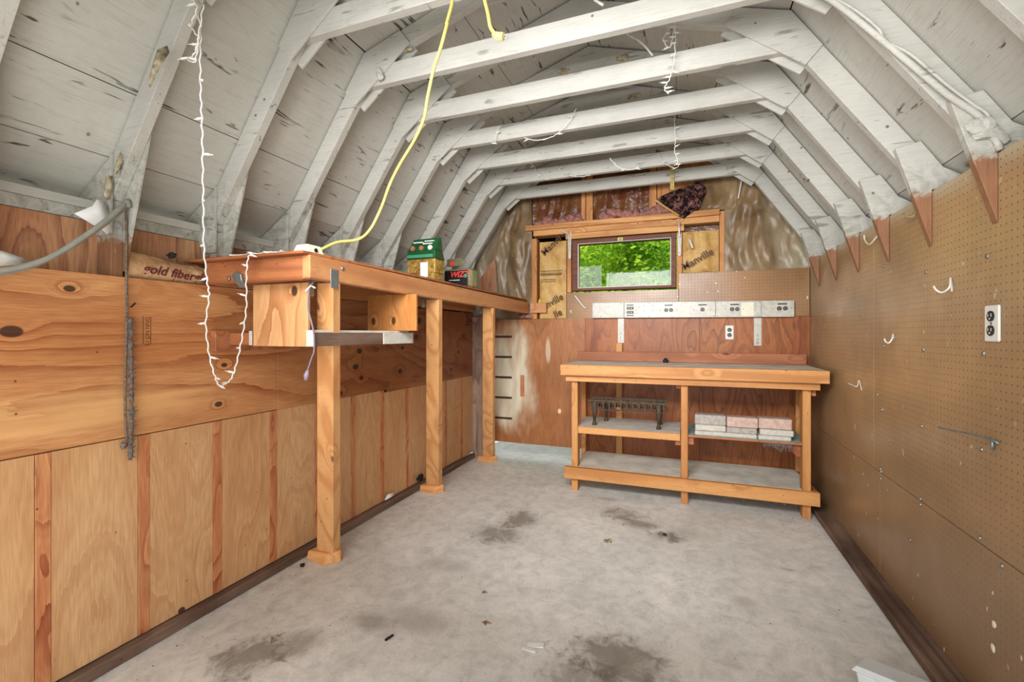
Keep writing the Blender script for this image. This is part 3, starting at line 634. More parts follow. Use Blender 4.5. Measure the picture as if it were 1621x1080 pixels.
P('bolt_head', MB().lump(atY(362,441,1.414), (.010,.006,.010), .1, 30, 10, 6), M['chrome'], sh, smooth=True)

# hanging plywood box under the shelf
hb = T('hanging_box', 'plywood box hung under the front end of the storage shelf', 'box', (-1.65, 1.8, 1.17))
P('side_panel', B(-1.795, -1.482, 1.49, 1.503, 1.177, 1.447), M['boxply'], hb, .001)
P('side_panel', B(-1.66, -1.345, 2.10, 2.113, 1.248, 1.444), M['boxply2'], hb, .001, label='knotty yellowed side panel')
P('shelf_board', B(-1.79, -1.46, 1.504, 2.20, 1.236, 1.247), M['shelfdust'], hb, .001)
P('front_rail', B(-1.478, -1.458, 1.504, 2.23, 1.178, 1.2355), M['weather'], hb, .001)
P('white_angle', MB().box(-1.4575, -1.452, 1.965, 2.235, 1.178, 1.236), M['oldwhite'], hb, .001)
P('white_angle', MB().box(-1.480, -1.442, 1.478, 1.482, 1.178, 1.246), M['oldwhite'], hb, .001)
P('white_angle', MB().box(-1.815, -1.797, 1.485, 1.489, 1.180, 1.244), M['oldwhite'], hb, .001)
P('mounting_rail', B(-1.997, -1.962, 1.44, 2.5, 1.152, 1.246), M['redboard'], hb, .002)
P('lag_bolt', MB().tube([(-1.962, *atX(366,539,-1.962)[1:]), (-1.952, *atX(366,539,-1.962)[1:])], .012, 8), M['chrome'], hb)
P('bracket_arm', B(-1.961, -1.797, 1.504, 1.54, 1.18, 1.235), M['joist'], hb, .002)

# ------------------------------------------------------------------ workbench
wk = T('workbench', 'pine workbench with two dusty shelf levels against the back wall', 'workbench', (-.05, 3.8, 0))
P('top_board', MB().prismZ([(-.915,3.505),(.852,3.505),(.86,4.075),(-.915,4.075)], .982, .992), M['shelfdust'], wk, .001)
P('top_edge', B(-.92, .857, 3.466, 3.504, .910, .993), M['bench'], wk, .003)
P('top_plank', B(-.912, .85, 3.505, 4.07, .945, .9815), M['benchy'], wk)
P('backsplash', B(-.917, .857, 4.078, 4.10, .993, 1.075), M['redboard'], wk, .002)
P('apron', B(-.887, .814, 3.506, 3.544, .862, .909), M['bench'], wk, .002)
for (x0, x1, m) in ((-.848,-.800,'benchz'),(-.039,.008,'benchz'),(.722,.770,'benchz')): P('front_leg', B(x0, x1, 3.545, 3.634, 0, .908 if x0 > 0 or x0 < -.5 else .908), M[m], wk, .003)
for (x0, x1) in ((-.876,-.836),(.775,.815)): P('rear_leg', B(x0, x1, 4.03, 4.07, 0, .944), M['benchz'], wk, .002)
P('tall_rear_upright', B(-.582, -.530, 4.108, 4.150, .0, 1.15), M['benchz'], wk, .002)
P('front_rail', B(-.899, .814, 3.506, 3.544, .101, .190), M['bench'], wk, .003)
P('bottom_shelf', MB().prismZ([(-.84,3.50),(.80,3.50),(.76,4.065),(-.845,4.065)], .191, .203) if False else MB().prismZ([(-.798,3.546),(-.041,3.546),(-.041,4.06),(-.83,4.06),(-.83,3.64),(-.798,3.64)], .176, .190), M['shelfdust'], wk, .001)
P('bottom_shelf', MB().prismZ([(.010,3.546),(.720,3.546),(.720,3.64),(.80,3.66),(.77,4.06),(.010,4.06)], .176, .190), M['shelfdust'], wk, .001)
P('shelf_edge', B(-.798, -.041, 3.5445, 3.5455, .1765, .1915), M['header'], wk)
P('left_shelf', B(-.834, -.044, 3.57, 4.03, .492, .503), M['shelfdust'], wk, .001)
P('shelf_front', B(-.853, -.044, 3.5455, 3.5695, .452, .499), M['bench'], wk, .002) if False else P('shelf_front', B(-.798, -.044, 3.548, 3.5695, .452, .502), M['bench'], wk, .002)
P('right_shelf', B(.010, .760, 3.560, 4.03, .487, .498), M['bluegrey'], wk, .001)
P('shelf_front', B(.010, .719, 3.551, 3.5595, .486, .499), M['redboard'], wk, .001)
P('cleat', B(-.799, -.770, 3.60, 4.02, .432, .4515), M['benchy'], wk, .002); P('cleat', B(-.079, -.0395, 3.585, 4.02, .412, .4515), M['redboard'], wk, .002)
P('cleat', B(.0085, .048, 3.585, 4.02, .425, .4865), M['redboard'], wk, .002)
P('corbel', MB().prismY([(.722,.4865),(.722,.395),(.70,.395),(.62,.4865)], 3.60, 3.635), M['benchy'], wk, .002)
P('cleat', B(-.073, -.040, 3.585, 4.02, .83, .862), M['redboard'], wk, .002); P('cleat', B(.771, .806, 3.58, 4.02, .815, .860), M['redboard'], wk, .002)
P('side_rail', B(.771, .812, 3.55, 4.05, .13, .188), M['benchy'], wk, .002)

# grate on the left shelf
gt = T('iron_grate', 'rusty iron rack on four legs on the bench left shelf', 'rack', (-.45, 3.75, .503))
zr = .70
for i in range(2):
    Yr = 3.66 if i == 0 else 3.86
    P('side_rail', B(-.745, -.150, Yr, Yr+.012, zr-.012, zr+.006), M['rust'], gt, .001)
    P('lower_rail', B(-.72, -.17, Yr, Yr+.010, zr-.075, zr-.066), M['rust'], gt, .001)
    for k in range(13):
        x = -.715+k*.0455; P('upright', B(x, x+.012, Yr+.001, Yr+.009, zr-.066, zr-.012), M['rust'], gt)
for k in range(13):
    x = -.72+k*.0455; P('cross_bar', MB().tube([(x,3.672,zr-.02),(x+.004,3.76,zr-.06),(x,3.859,zr-.02)], .006, 6), M['rust'], gt)
for (x, y) in ((-.69,3.665),(-.20,3.665),(-.63,3.865),(-.20,3.865)):
    P('leg', MB().tube([(x,y,zr-.012),(x+.004,y,zr-.08),(x,y,.545)], [.030,.020,.010], 8).tube([(x,y,.545),(x,y,.515),(x,y,.504)], [.010,.017,.020], 8), M['rust'], gt, smooth=True)

# pavers on the right shelf (x0, x1, y0, y1, z0, z1, material, label)
sz = .498
for (x0,x1,y0,y1,z0,z1,m,l) in [
    (.055,.262,3.60,3.70,.5725,.645,'brickgrey','dark grey paver, top left of the stack on the bench shelf'),
    (.268,.466,3.60,3.70,.568,.640,'brickred','pink and grey paver, top middle of the stack on the bench shelf'),
    (.470,.672,3.60,3.70,.571,.645,'brickred','pinkest paver, top right of the stack on the bench shelf'),
    (.058,.262,3.595,3.70,.529,.572,'brickwhite','thin paver in the second layer under the dark grey one'),
    (.266,.458,3.59,3.69,.527,.567,'brickgrey','paver with a dark spot, second layer under the middle pink one'),
    (.475,.680,3.585,3.69,.529,.570,'brickwhite','chipped paver in the second layer under the pinkest one'),
    (.055,.458,3.580,3.70,.4985,.528,'brickwhite','long whitish slab under the left two columns of pavers'),
    (.464,.664,3.580,3.70,.4985,.528,'brickwhite','bottom right whitish paver lying on the teal shelf')]:
    TAG(P('paver', B(x0,x1,y0,y1,z0,z1), M[m], bevel=.006), l, 'brick', 'pavers stacked on the workbench shelf')
# fluff hanging from the shelf
mb = MB()
for i in range(70):
    x = random.uniform(.50, .66); L = random.uniform(.01, .05)*(1.3 if x > .57 else .8)
    mb.tube([(x,3.565,.486),(x+random.uniform(-.012,.012),3.56,.486-L*.5),(x+random.uniform(-.02,.02),3.56,.486-L)], [.004,.003,.0008], 4)
TAG(P('cobweb', mb, M['dust']), 'ragged grey cobweb hanging under the pavers', 'cobweb')['kind'] = 'stuff'
mb = MB()
for i in range(40):
    x = random.uniform(-.85, .7); L = random.uniform(.005, .025)
    mb.tube([(x,3.51,.101),(x+random.uniform(-.01,.01),3.51,.101-L)], [.0015,.0006], 4)
TAG(P('cobweb', mb, M['dust']), 'wisps of cobweb under the bench bottom rail', 'cobweb')['kind'] = 'stuff'
TAG(P('rubber_stopper', MB().tube([(-.163,4.0,.993),(-.163,4.0,1.018)], .022, 12).tube([(-.163,4.0,1.018),(-.163,4.0,1.032)], [.015,.011], 12), M['black'], bevel=.002), 'small black knob on the rear of the bench top', 'knob')

# ------------------------------------------------------------------ power strip on the back wall
ps = T('power_strip', 'long white metal outlet strip on the back wall above the bench', 'power strip', (0, 4.14, 1.37))
ya, yb_ = 4.108, 4.157
for (a, b) in ((-.793,-.515),(-.514,.2205),(.2215,.553),(.554,.781)):
    z0, z1 = 1.374-.0065*(a+.793), 1.512-.0125*(a+.793); z2, z3 = 1.374-.0065*(b+.793), 1.512-.0125*(b+.793)
    P('casing', MB().loft([(a,ya,z0),(b,ya,z2),(b,yb_,z2),(a,yb_,z0)], [(a,ya,z1),(b,ya,z3),(b,yb_,z3),(a,yb_,z1)]), M['whitemetal'], ps, .003)
def disc(x, z, r, m, par, name='socket', y=ya): 
    return P(name, MB().tube([(x,y+.001,z),(x,y-.004,z)], r, 16), m, par)
def dot(x, z, r=.0035, par=ps, y=ya): P('screw', MB().tube([(x,y+.001,z),(x,y-.002,z)], r, 6), M['rust'], par)
def socket(x, z, par, y=ya, r=.0165):
    o = disc(x, z, r, M['black'], par, y=y)
    P('prong_slot', MB().box(x-.007,x-.005,y-.0052,y-.0042,z-.002,z+.007).box(x+.005,x+.007,y-.0052,y-.0042,z-.002,z+.007).box(x-.002,x+.002,y-.0052,y-.0042,z-.010,z-.006), M['oldwhite'], o)
for x in (-.163,-.124,.122,.343,.381,.678,.720): socket(x, 1.433-.003*x, ps)
for (x) in (-.144,.122,.362,.699):
    P('name_plate', B(x-.032, x+.032, ya-.003, ya, 1.468-.010*x, 1.478-.010*x), M['black'], ps)
    for dx in (-.065,.065): dot(x+dx, 1.432)
for z in (1.408, 1.444):
    q2 = P('rectangular_socket', B(-.490, -.432, ya-.005, ya, z, z+.023), M['black'], ps, .001)
    P('prong_slot', MB().box(-.476,-.470,ya-.0062,ya-.0052,z+.006,z+.016).box(-.452,-.446,ya-.0062,ya-.0052,z+.006,z+.016).box(-.462,-.459,ya-.0062,ya-.0052,z+.008,z+.014), M['oldwhite'], q2)
for z in (1.388, 1.478): P('name_plate', B(-.493, -.431, ya-.003, ya, z, z+.009), M['black'], ps)
for (x, z) in [(-.507,1.468),(-.507,1.44),(-.507,1.412),(-.408,1.468),(-.408,1.44),(-.408,1.412),(-.385,1.462),(-.345,1.475),(-.275,1.475),(-.345,1.43),(-.27,1.43),(-.78,1.50),(-.78,1.385),(-.54,1.50),(-.54,1.385),(.21,1.49),(.21,1.38),(.235,1.49),(.235,1.38),(.54,1.485),(.54,1.375),(.765,1.48),(.765,1.375),(-.30,1.495),(-.30,1.382)]: dot(x, z)
P('masking_tape', B(.41, .50, ya-.0012, ya-.0004, 1.375, 1.483), M['cream'], ps)
for (x, zt, zb) in ((-.548, 1.372, 1.150), (.532, 1.362, 1.135)):
    hp = TAG(P('hanger_plate', B(x-.026, x+.030, 4.150, 4.1575, zb, zt), M['whitemetal'], bevel=.002), 'white metal strap under the '+('left' if x < 0 else 'right')+' part of the outlet strip', 'bracket', 'straps under the outlet strip')
    for z in (zb+.09, zb+.05): P('bolt_hole', MB().tube([(x,4.151,z),(x,4.149,z)], .004, 8), M['black'], hp)
    P('washer', MB().tube([(x,4.150,zb+.025),(x,4.147,zb+.025)], .010, 12), M['chrome'], hp)
wo_ = T('wall_outlet', 'small white duplex outlet on the back wall below the strip', 'outlet', (.328, 4.155, 1.19))
P('cover_plate', B(.297, .359, 4.1525, 4.1575, 1.186, 1.300), M['white'], wo_, .002)
for z in (1.222, 1.264): socket(.328, z, wo_, 4.1525, .0165)

# right wall outlet
ro = T('wall_outlet', 'white duplex outlet with black sockets on the right pegboard wall', 'outlet', (.895, 1.872, 1.208))
P('cover_plate', B(.889, .8965, 1.836, 1.908, 1.206, 1.320), M['white'], ro, .003)
for z in (1.241, 1.286):
    k = P('socket', MB().tube([(.890,1.872,z),(.885,1.872,z)], .0165, 16), M['black'], ro)
    P('prong_slot', MB().box(.8838,.8848,1.863,1.865,z-.002,z+.008).box(.8838,.8848,1.879,1.881,z-.002,z+.008).tube([(.8848,1.872,z-.008),(.8838,1.872,z-.008)], .003, 6), M['oldwhite'], k)
P('screw', MB().tube([(.890,1.872,1.263),(.8875,1.872,1.263)], .003, 8), M['black'], ro)

# ------------------------------------------------------------------ hooks and screws on the right wall
def hook(pts, r, m, label, cat='hook', grp='pegboard hooks on the right wall'):
    return TAG(P('pegboard_hook', MB().tube(pts, r, 8), m, smooth=True), label, cat, grp)
def smoothpath(ps, n=6):
    ps = [Vector(p) for p in ps]; out = []
    for i in range(len(ps)-1):
        p0 = ps[max(i-1,0)]; p1 = ps[i]; p2 = ps[i+1]; p3 = ps[min(i+2,len(ps)-1)]
        for k in range(n):
            t = k/n; out.append(.5*((2*p1)+(p2-p0)*t+(2*p0-5*p1+4*p2-p3)*t*t+(3*p1-p0-3*p2+p3)*t**3))
    out.append(ps[-1]); return [tuple(p) for p in out]
def wallhook(px, r, m, label, xs):
    return hook(smoothpath([(atX(x, y, X)) for (x, y), X in zip(px, xs)]), r, m, label)
wallhook([(1507,462),(1505,440),(1503,455),(1492,463),(1483,460),(1478,453)], .0032, M['white'], 'large white J hook on the right pegboard near the outlet', [.896,.89,.87,.86,.85,.84])
wallhook([(1415,536),(1414,529),(1412,537),(1407,543),(1402,541),(1400,536)], .0032, M['white'], 'small white J hook left of the large one', [.896,.89,.875,.865,.86,.855])
wallhook([(1364,618),(1360,602),(1357,612),(1352,611),(1343,607)], .0025, M['oldwhite'], 'thin bent wire hook far along the right pegboard', [.896,.885,.875,.865,.85])
wallhook([(1582,703),(1572,698),(1540,688),(1505,681),(1487,677),(1484,672)], .0034, M['zinc'], 'long straight steel rod hook low on the right pegboard', [.896,.886,.87,.855,.845,.842])
hook([atX(1571,697,.888), atX(1571,712,.888)], .005, M['zinc'], 'short steel prong hanging from the rod hook')
wallhook([(1528,283),(1533,290),(1536,300),(1531,308),(1524,305)], .0025, M['cream'], 'cream torn tape curl on the pegboard top edge', [.896,.885,.875,.875,.88]) if False else None
wallhook([(1390,372),(1387,376),(1376,387),(1369,380),(1368,372)], .003, M['cream'], 'cream hook hanging at the pegboard top between gussets', [.896,.88,.87,.87,.87])
wallhook([(1452,330),(1446,342),(1437,343),(1430,338)], .003, M['strap'], 'brass coloured hook at the pegboard top edge', [.896,.88,.87,.87])
sm = bpy.data.meshes.new('screw_head'); 
sb = MB().tube([(0,0,0),(-.004,0,0)], [.008,.006], 10)
first = None
for (x, y) in [(1563,406),(1466,431),(1400,421),(1462,554),(1557,560),(1399,548),(1396,649),(1395,747),(1459,675),(1554,712),(1457,790),(1457,799),(1394,743),(1394,758),(1551,852),(1586,896),(1342,458),(1389,625),(1441,855),(1354,545)]:
    p = atX(x, y, .8965)
    if first is None:
        first = P('screw', MB().add([(a+p[0], b+p[1], c+p[2]) for a, b, c in sb.v], sb.f), M['chrome'])
        o = first; z0_ = first.location.copy(); p0 = p
    else:
        o = first.copy(); C.objects.link(o); o.location = z0_+Vector(p)-Vector(p0)
    TAG(o, 'dull silver screw head fixing the right pegboard', 'screw', 'screws in the right pegboard')
for (x, y, l) in [(1573,989,'cream splat of filler low on the right pegboard'), (1572,1026,'second cream splat just above the floor on the right pegboard')]:
    p = atX(x, y, .896); TAG(P('filler_splat', MB().lump(p, (.002,.010,.012), .3, 40, 12, 8), M['cream'], smooth=True), l, 'stain')

# cables on the fourth frame, right side
def cable(name, label, pts, r, m, cat, n=8, grp=None):
    return TAG(P(name, MB().tube(smoothpath(pts), r, n), m, smooth=True), label, cat, grp)
Yc = RIB[5]-.040
cable('power_cable', 'thick white cable down the fourth frame into the right wall', [atY(x,y,Yc) for x,y in [(1290,-15),(1330,10),(1380,50),(1440,100),(1500,150),(1545,180),(1570,205),(1583,238)]], .010, M['paint'], 'cable', grp='cables on the fourth roof frame')
cable('power_cable', 'thinner white cable beside the thick one on the fourth frame', [atY(x,y,Yc-.004) for x,y in [(1300,-10),(1345,10),(1390,45),(1400,65),(1440,85),(1500,135),(1540,165),(1562,180),(1575,205)]], .005, M['paint'], 'cable', grp='cables on the fourth roof frame')
P_ = TAG(P('insulation_scrap', MB().lump(atY(1572,212,Yc), (.035,.012,.030), .5, 22, 14, 10, 4).lump(atY(1555,195,Yc-.01), (.03,.01,.03), .5, 22, 12, 8, 2), M['paint']), 'painted-over torn batt where the cables enter the right wall', 'insulation')
TAG(P('insulation_scrap', MB().lump(atY(1560,230,RIB[5]-.025), (.022,.010,.022), .6, 30, 12, 8), M['teal']), 'small teal-grey tuft at the tip of the fourth right gusset', 'insulation') if False else None

# ------------------------------------------------------------------ insulation bits on the back wall
def lumps(name, label, specs, m, cat='insulation', grp=None):
    mb = MB()
    for i, (c, r) in enumerate(specs): mb.lump(c, r, .38, 26, 18, 12, i*3.1)
    return TAG(P(name, mb, m, smooth=True), label, cat, grp)
lumps('fiberglass_heap', 'pink insulation heap left on the window header', [((-1.31+.075*i, 4.165, 2.277+.012*math.sin(i*2)), (.055,.04,.03+.01*(i%3))) for i in range(6)], M['pink'], grp='pink insulation on the header')
lumps('fiberglass_heap', 'pink insulation heap in the middle of the header', [((-.70+.07*i, 4.165, 2.285+.022*math.sin(i*1.1)), (.05,.035,.033+.014*((i+1)%3))) for i in range(9)], M['pink'], grp='pink insulation on the header')
lumps('fiberglass_heap', 'pink tuft behind the shelf beam end at the back', [((-1.47,4.14,1.400),(.05,.02,.022)),((-1.42,4.14,1.395),(.04,.015,.018))], M['pink'])
bt = T('fallen_batt', 'black mouldy insulation batt sagging from the wall top right of the window', 'insulation', (-.05, 4.1, 2.2))
mb = MB(); bp = [(-.245,2.375),(-.20,2.41),(-.10,2.44),(0,2.468),(.085,2.49),(.145,2.445),(.15,2.40),(.115,2.33),(.105,2.29),(.03,2.235),(-.02,2.205),(-.07,2.225)]
n = len(bp); cen = (-.03, 2.35)
rings = []
for t_ in (1.0, .8, .55, .28):
    rings.append([(cen[0]+(x-cen[0])*t_, 4.10-.05*(1-t_)+.02*mnoise.noise(Vector((x*30,z*30,t_*9))), cen[1]+(z-cen[1])*t_) for x, z in bp])
vs = [(x,4.155,z) for x, z in bp]+[p for r in rings for p in r]+[(cen[0],4.05,cen[1])]
fs = [tuple(range(n))]
for j in range(4): fs += [(j*n+i, j*n+(i+1)%n, (j+1)*n+(i+1)%n, (j+1)*n+i) for i in range(n)]
fs += [(4*n+i, 4*n+(i+1)%n, 5*n) for i in range(n)]
P('glass_wool', mb.add(vs, fs), M['mold'], bt)
P('kraft_edge', MB().tube([(-.248,4.095,2.372),(-.15,4.09,2.29),(-.06,4.09,2.222)], .009, 6), M['kraft'], bt)

# brackets by the window
for (pts, l) in (([(-1.075,4.09,2.185),(-1.02,4.10,2.15),(-1.005,4.13,2.13),(-1.010,4.14,1.93)], 'white shelf bracket left of the window'), ([(-.062,4.09,2.17),(-.060,4.12,2.13),(-.058,4.13,2.05),(-.058,4.14,1.90)], 'white shelf bracket right of the window')):
    t = T('shelf_bracket', l, 'bracket', pts[-1], 'brackets beside the window')
    P('arm', MB().tube(pts[:3], .008, 6), M['whitemetal'], t)
    P('wall_leg', MB().prismY([(pts[3][0]-.016,pts[2][2]+.03),(pts[3][0]+.018,pts[2][2]+.03),(pts[3][0]+.012,pts[3][2]),(pts[3][0],pts[3][2]-.01),(pts[3][0]-.010,pts[3][2])], 4.143, 4.149), M['whitemetal'], t, .001)
    P('rib', MB().prismX([(4.143,pts[2][2]+.03),(4.118,pts[2][2]+.02),(4.143,pts[3][2]+.02)], pts[3][0]-.002, pts[3][0]+.002), M['whitemetal'], t)
    for z in (.06, .16): P('screw', MB().tube([(pts[3][0],4.144,pts[2][2]+.03-z),(pts[3][0],4.140,pts[2][2]+.03-z)], .004, 8), M['black'], t)
cable('door_hook', 'white hook and eye left above the outlet strip', [(-.965,4.157,1.585),(-.955,4.14,1.578),(-.93,4.138,1.545),(-.87,4.138,1.470),(-.862,4.15,1.478)], .006, M['white'], 'hook')
cable('cloth_peg', 'small white peg stuck in the kraft paper right of the window', [(.020,4.150,2.03),(.035,4.13,1.985),(.045,4.125,1.95)], [.008]*13 if False else .009, M['white'], 'peg')
cable('plastic_drip', 'white cord hanging from the roof at the back right', [(.425,4.10,2.62),(.42,4.11,2.52),(.405,4.12,2.42),(.39,4.13,2.33)], .006, M['white'], 'cord')

# ------------------------------------------------------------------ things on the storage shelf
zt = 1.56
bg = T('seed_bag', 'green and gold foil bag with a white label standing on the shelf', 'bag', (-1.60, 2.6, zt))
yf = 2.56
def bagring(z, w_, d, cx_=-1.605, cyo=0): 
    return [(cx_-w_/2,yf+cyo,z),(cx_+w_/2,yf+cyo-.01,z),(cx_+w_/2+.008,yf+d/2+cyo,z),(cx_+w_/2,yf+d+cyo,z),(cx_-w_/2,yf+d+cyo,z),(cx_-w_/2-.008,yf+d/2+cyo,z)]
b_ = MB(); b_.loft(bagring(zt, .20, .10), bagring(zt+.06, .215, .12)); b_.loft(bagring(zt+.06, .215, .12), bagring(1.715, .215, .12)); P('lower_bag', b_, M['gold'], bg, .006)
b_ = MB(); b_.loft(bagring(1.716, .215, .12), bagring(1.77, .21, .10)); b_.loft(bagring(1.77, .21, .10), bagring(1.855, .195, .012, -1.59, .05)); P('upper_bag', b_, M['green'], bg, .004)
P('white_label', MB().box(-1.60, -1.545, yf-.016, yf-.012, 1.595, 1.69), M['paper'], bg, .001)
P('print_band', B(-1.700, -1.51, yf-.012, yf-.008, 1.722, 1.742), M['teal'], bg)
for i, x in enumerate((-1.665,-1.60,-1.535)): P('picture_dot', MB().tube([(x,yf+.008,1.785),(x,yf-.006,1.785)], .016, 12), M['redboard'] if i < 2 else M['cream'], bg)
for (a, b2, z) in ((-1.67,-1.60,1.822),(-1.585,-1.52,1.828),(-1.60,-1.53,1.812)): P('printed_line', MB().box(a, b2, yf+.012, yf+.03, z, z+.006), M['paper'], bg)
tn = T('charcoal_tin', 'black and silver tin lettered WIZZ beside the foil bag', 'tin', (-1.52, 2.93, zt))
ty = 2.90
P('tin_body', MB().loft([(-1.625,ty,zt),(-1.405,ty,zt),(-1.36,ty+.05,zt),(-1.405,ty+.10,zt),(-1.625,ty+.10,zt)], [(-1.625,ty,1.690),(-1.405,ty,1.690),(-1.36,ty+.05,1.690),(-1.405,ty+.10,1.690),(-1.625,ty+.10,1.690)]) if False else
  B(-1.625, -1.405, ty, ty+.09, zt, 1.692), M['silver'], tn, .012)
fp = P('front_label', B(-1.622, -1.437, ty-.002, ty, zt+.008, 1.680), M['black'], tn, .001)
P('flap', MB().prismY([(-1.62,1.715),(-1.49,1.72),(-1.465,1.745),(-1.50,1.775),(-1.62,1.770)], ty+.03, ty+.038), M['silver'], tn, .002)
P('red_sticker', B(-1.595, -1.562, ty+.026, ty+.0295, 1.725, 1.750), M['red'], tn)
text('lettering', 'WIZZ', .056, M['red'], fp, frame_back(-1.577, ty-.003, 1.634, 0), italic=.25, bold=.0012)
text('lettering', 'charcoal lighter\nfluid  1 qt', .017, M['paper'], fp, frame_back(-1.585, ty-.003, 1.612, 0)) if False else P('printed_line', B(-1.585, -1.50, ty-.0035, ty-.002, 1.610, 1.614), M['paper'], fp)
P('round_badge', MB().tube([(-1.455,ty-.002,1.64),(-1.455,ty-.005,1.64)], .014, 12), M['teal'], tn)
ob = T('outlet_box', 'cream multi-outlet end of the yellow cord on the shelf corner', 'outlet box', (-1.50, 1.52, zt))
P('housing', MB().loft([(-1.545,1.46,zt),(-1.455,1.46,zt),(-1.455,1.56,zt),(-1.545,1.56,zt)], [(-1.53,1.475,zt+.045),(-1.468,1.475,zt+.045),(-1.468,1.55,zt+.045),(-1.53,1.55,zt+.045)]), M['cream'], ob, .004)
P('socket', MB().tube([(-1.459,1.51,zt+.022),(-1.456,1.51,zt+.022)], .009, 10), M['black'], ob)
# yellow cord: over the third frame, down to the shelf
yc = [(-.805,1.50,2.47),(-.83,1.50,2.38),atY(708,37,1.50),atY(697,78,1.50),atY(687,108,1.52),atY(677,154,1.56),atY(671,188,1.60),atY(656,222,1.65),atY(633,260,1.71),atY(617,292,1.74),atY(603,330,1.76),atY(586,363,1.74),atY(567,379,1.70),atY(533,384,1.62),(-1.470,1.545,zt+.03)]
cable('extension_cord', 'yellow extension cord sweeping down from the third frame to the shelf', [(-.80,1.46,2.60),(-.80,1.455,2.52)]+yc, .0065, M['yellow'], 'cord')
yp2 = T('cord_plug_end', 'yellow cord end with plug dangling over the third collar tie', 'plug', (-.64, 1.45, 2.3))
P('cord', MB().tube(smoothpath([(-.672,1.46,2.57),(-.672,1.46,2.46),atY(772,20,1.46),atY(776,42,1.46),atY(783,53,1.46)]), .0065, 8), M['yellow'], yp2, smooth=True)
P('plug_body', MB().tube([atY(781,54,1.46), atY(788,57,1.46), atY(797,58,1.46)], [.009,.013,.013], 8), M['yellow'], yp2)
P('prong', MB().tube([atY(797,56,1.46), atY(804,54,1.46)], .002, 5).tube([atY(797,60,1.46), atY(804,60,1.46)], .002, 5), M['zinc'], yp2)
# clear plug on a lamp cord hanging from the shelf
lc = T('lamp_cord', 'thin grey lamp cord with a clear plug hanging by the first post', 'cord', (-1.46, 1.5, 1.0))
P('cord', MB().tube(smoothpath([atY(x,y,1.477) for x,y in [(496,447),(490,455),(488,470),(488,490),(493,510),(497,530),(497,556),(494,565),(489,580),(486,590)]]), .0035, 6), M['lamp_cord'], lc, smooth=True)
P('clear_plug', MB().tube([atY(487,586,1.477), atY(485,594,1.477), atY(484,602,1.477)], [.005,.011,.007], 8), M['clear'], lc, smooth=True)
P('white_tie', MB().tube([atY(484,461,1.475), atY(492,452,1.475), atY(499,456,1.475)], .004, 6), M['white'], lc)

# ------------------------------------------------------------------ string lights
def bulb_proto(mat):
    me = bpy.data.meshes.new('bulb'); mb = MB().tube([(0,0,0),(0,0,-.022)], [.0038,.0044], 6).tube([(0,0,-.022),(0,0,-.036)], [.0020,.0006], 5)
    me.from_pydata(mb.v, [], mb.f); me.materials.append(mat); return me
BULB = bulb_proto(M['white'])
def string(label, pts, r, bulbs, grp='white mini light strings', name='string_light', twist=True):
    base = pts[0]; t = T(name, label, 'string lights', base, grp)
    sp_ = smoothpath(pts, 8); mb = MB()
    tw = [(p[0]+.0022*math.sin(i*1.7), p[1]+.0022*math.cos(i*1.7), p[2]+.001*math.sin(i*2.3)) for i, p in enumerate(sp_)]
    P('wire', mb.tube(tw, r, 6), M['white'], t, smooth=True)
    for k in range(bulbs):
        i = int((k+.6)/bulbs*(len(tw)-1)); p = tw[i]
        o = bpy.data.objects.new('bulb', BULB); C.objects.link(o); o.parent = t; ROOT[o.name] = base
        o.location = (p[0]-base[0], p[1]-base[1], p[2]-base[2])
        a = random.choice((-1, 1)); o.rotation_euler = (random.uniform(-.6,.6), a*random.uniform(-1.9,-1.1), random.uniform(-.5,.5))
    return t
L1 = [(305,-6,1.06),(317,40,1.05),(317,90,1.05),(318,150,1.05),(320,200,1.05),(321,260,1.06),(322,330,1.08),(323,395,1.10),(328,445,1.12),(331,470,1.13),(326,512,1.15),(331,560,1.18),(340,595,1.2),(347,610,1.22),(358,607,1.24),(368,596,1.26),(377,565,1.28),(385,525,1.30),(390,485,1.33),(390,440,1.35),(393,408,1.36),(400,403,1.375)]
t_ = string('white light string hanging in a deep loop in front of the left wall', [atY(*p) for p in L1], .0028, 20)
string('bunched start of the hanging light string at the second frame', [atY(x,y,1.04) for x,y in [(300,-5),(312,12),(303,40),(314,62),(306,88),(296,92),(309,97),(314,60),(322,8)]], .0025, 6, None)
string('light string lying on the shelf front corner', [(-1.80,1.379,1.562)]+[(-1.80+.045*i, 1.40+.02*(i%2), 1.567) for i in range(1, 7)], .003, 4, None)
string('tangled light string hanging at the centre of the fifth roof frame', [atY(x,y,2.24) for x,y in [(1047,-8),(1048,10),(1051,30),(1060,45),(1050,62),(1060,75),(1066,50),(1068,20),(1067,-8),(1069,45),(1068,90),(1064,110),(1060,125),(1052,140),(1058,148)]], .0025, 22, None)
string('straight light string dangling at the centre of the seventh roof frame', [atY(x,y,3.05) for x,y in [(1068,165),(1068,200),(1069,225),(1068,240),(1073,255),(1068,262)]], .0025, 7, None)
string('short light string curving off the left half of the sixth roof frame tie', [atY(x,y,2.66) for x,y in [(912,172),(903,190),(882,212),(863,220),(846,222),(830,218)]], .0025, 4)
string('short light string draped under the middle of the seventh roof frame tie', [atY(x,y,3.06) for x,y in [(965,250),(975,262),(988,268),(1003,268),(1011,264)]], .0025, 3)
string('very short light string end at the far left of the sixth roof frame tie', [atY(x,y,2.66) for x,y in [(790,200),(786,212),(784,225),(786,228)]], .0025, 2)
string('light string hanging between the last two ties on the left', [atY(x,y,3.47) for x,y in [(838,257),(846,265),(850,275),(862,283),(869,284)]], .0025, 3)
string('light string looped low over the eighth tie', [atY(x,y,3.47) for x,y in [(880,262),(890,272),(902,278),(918,280),(936,277)]], .0025, 4)
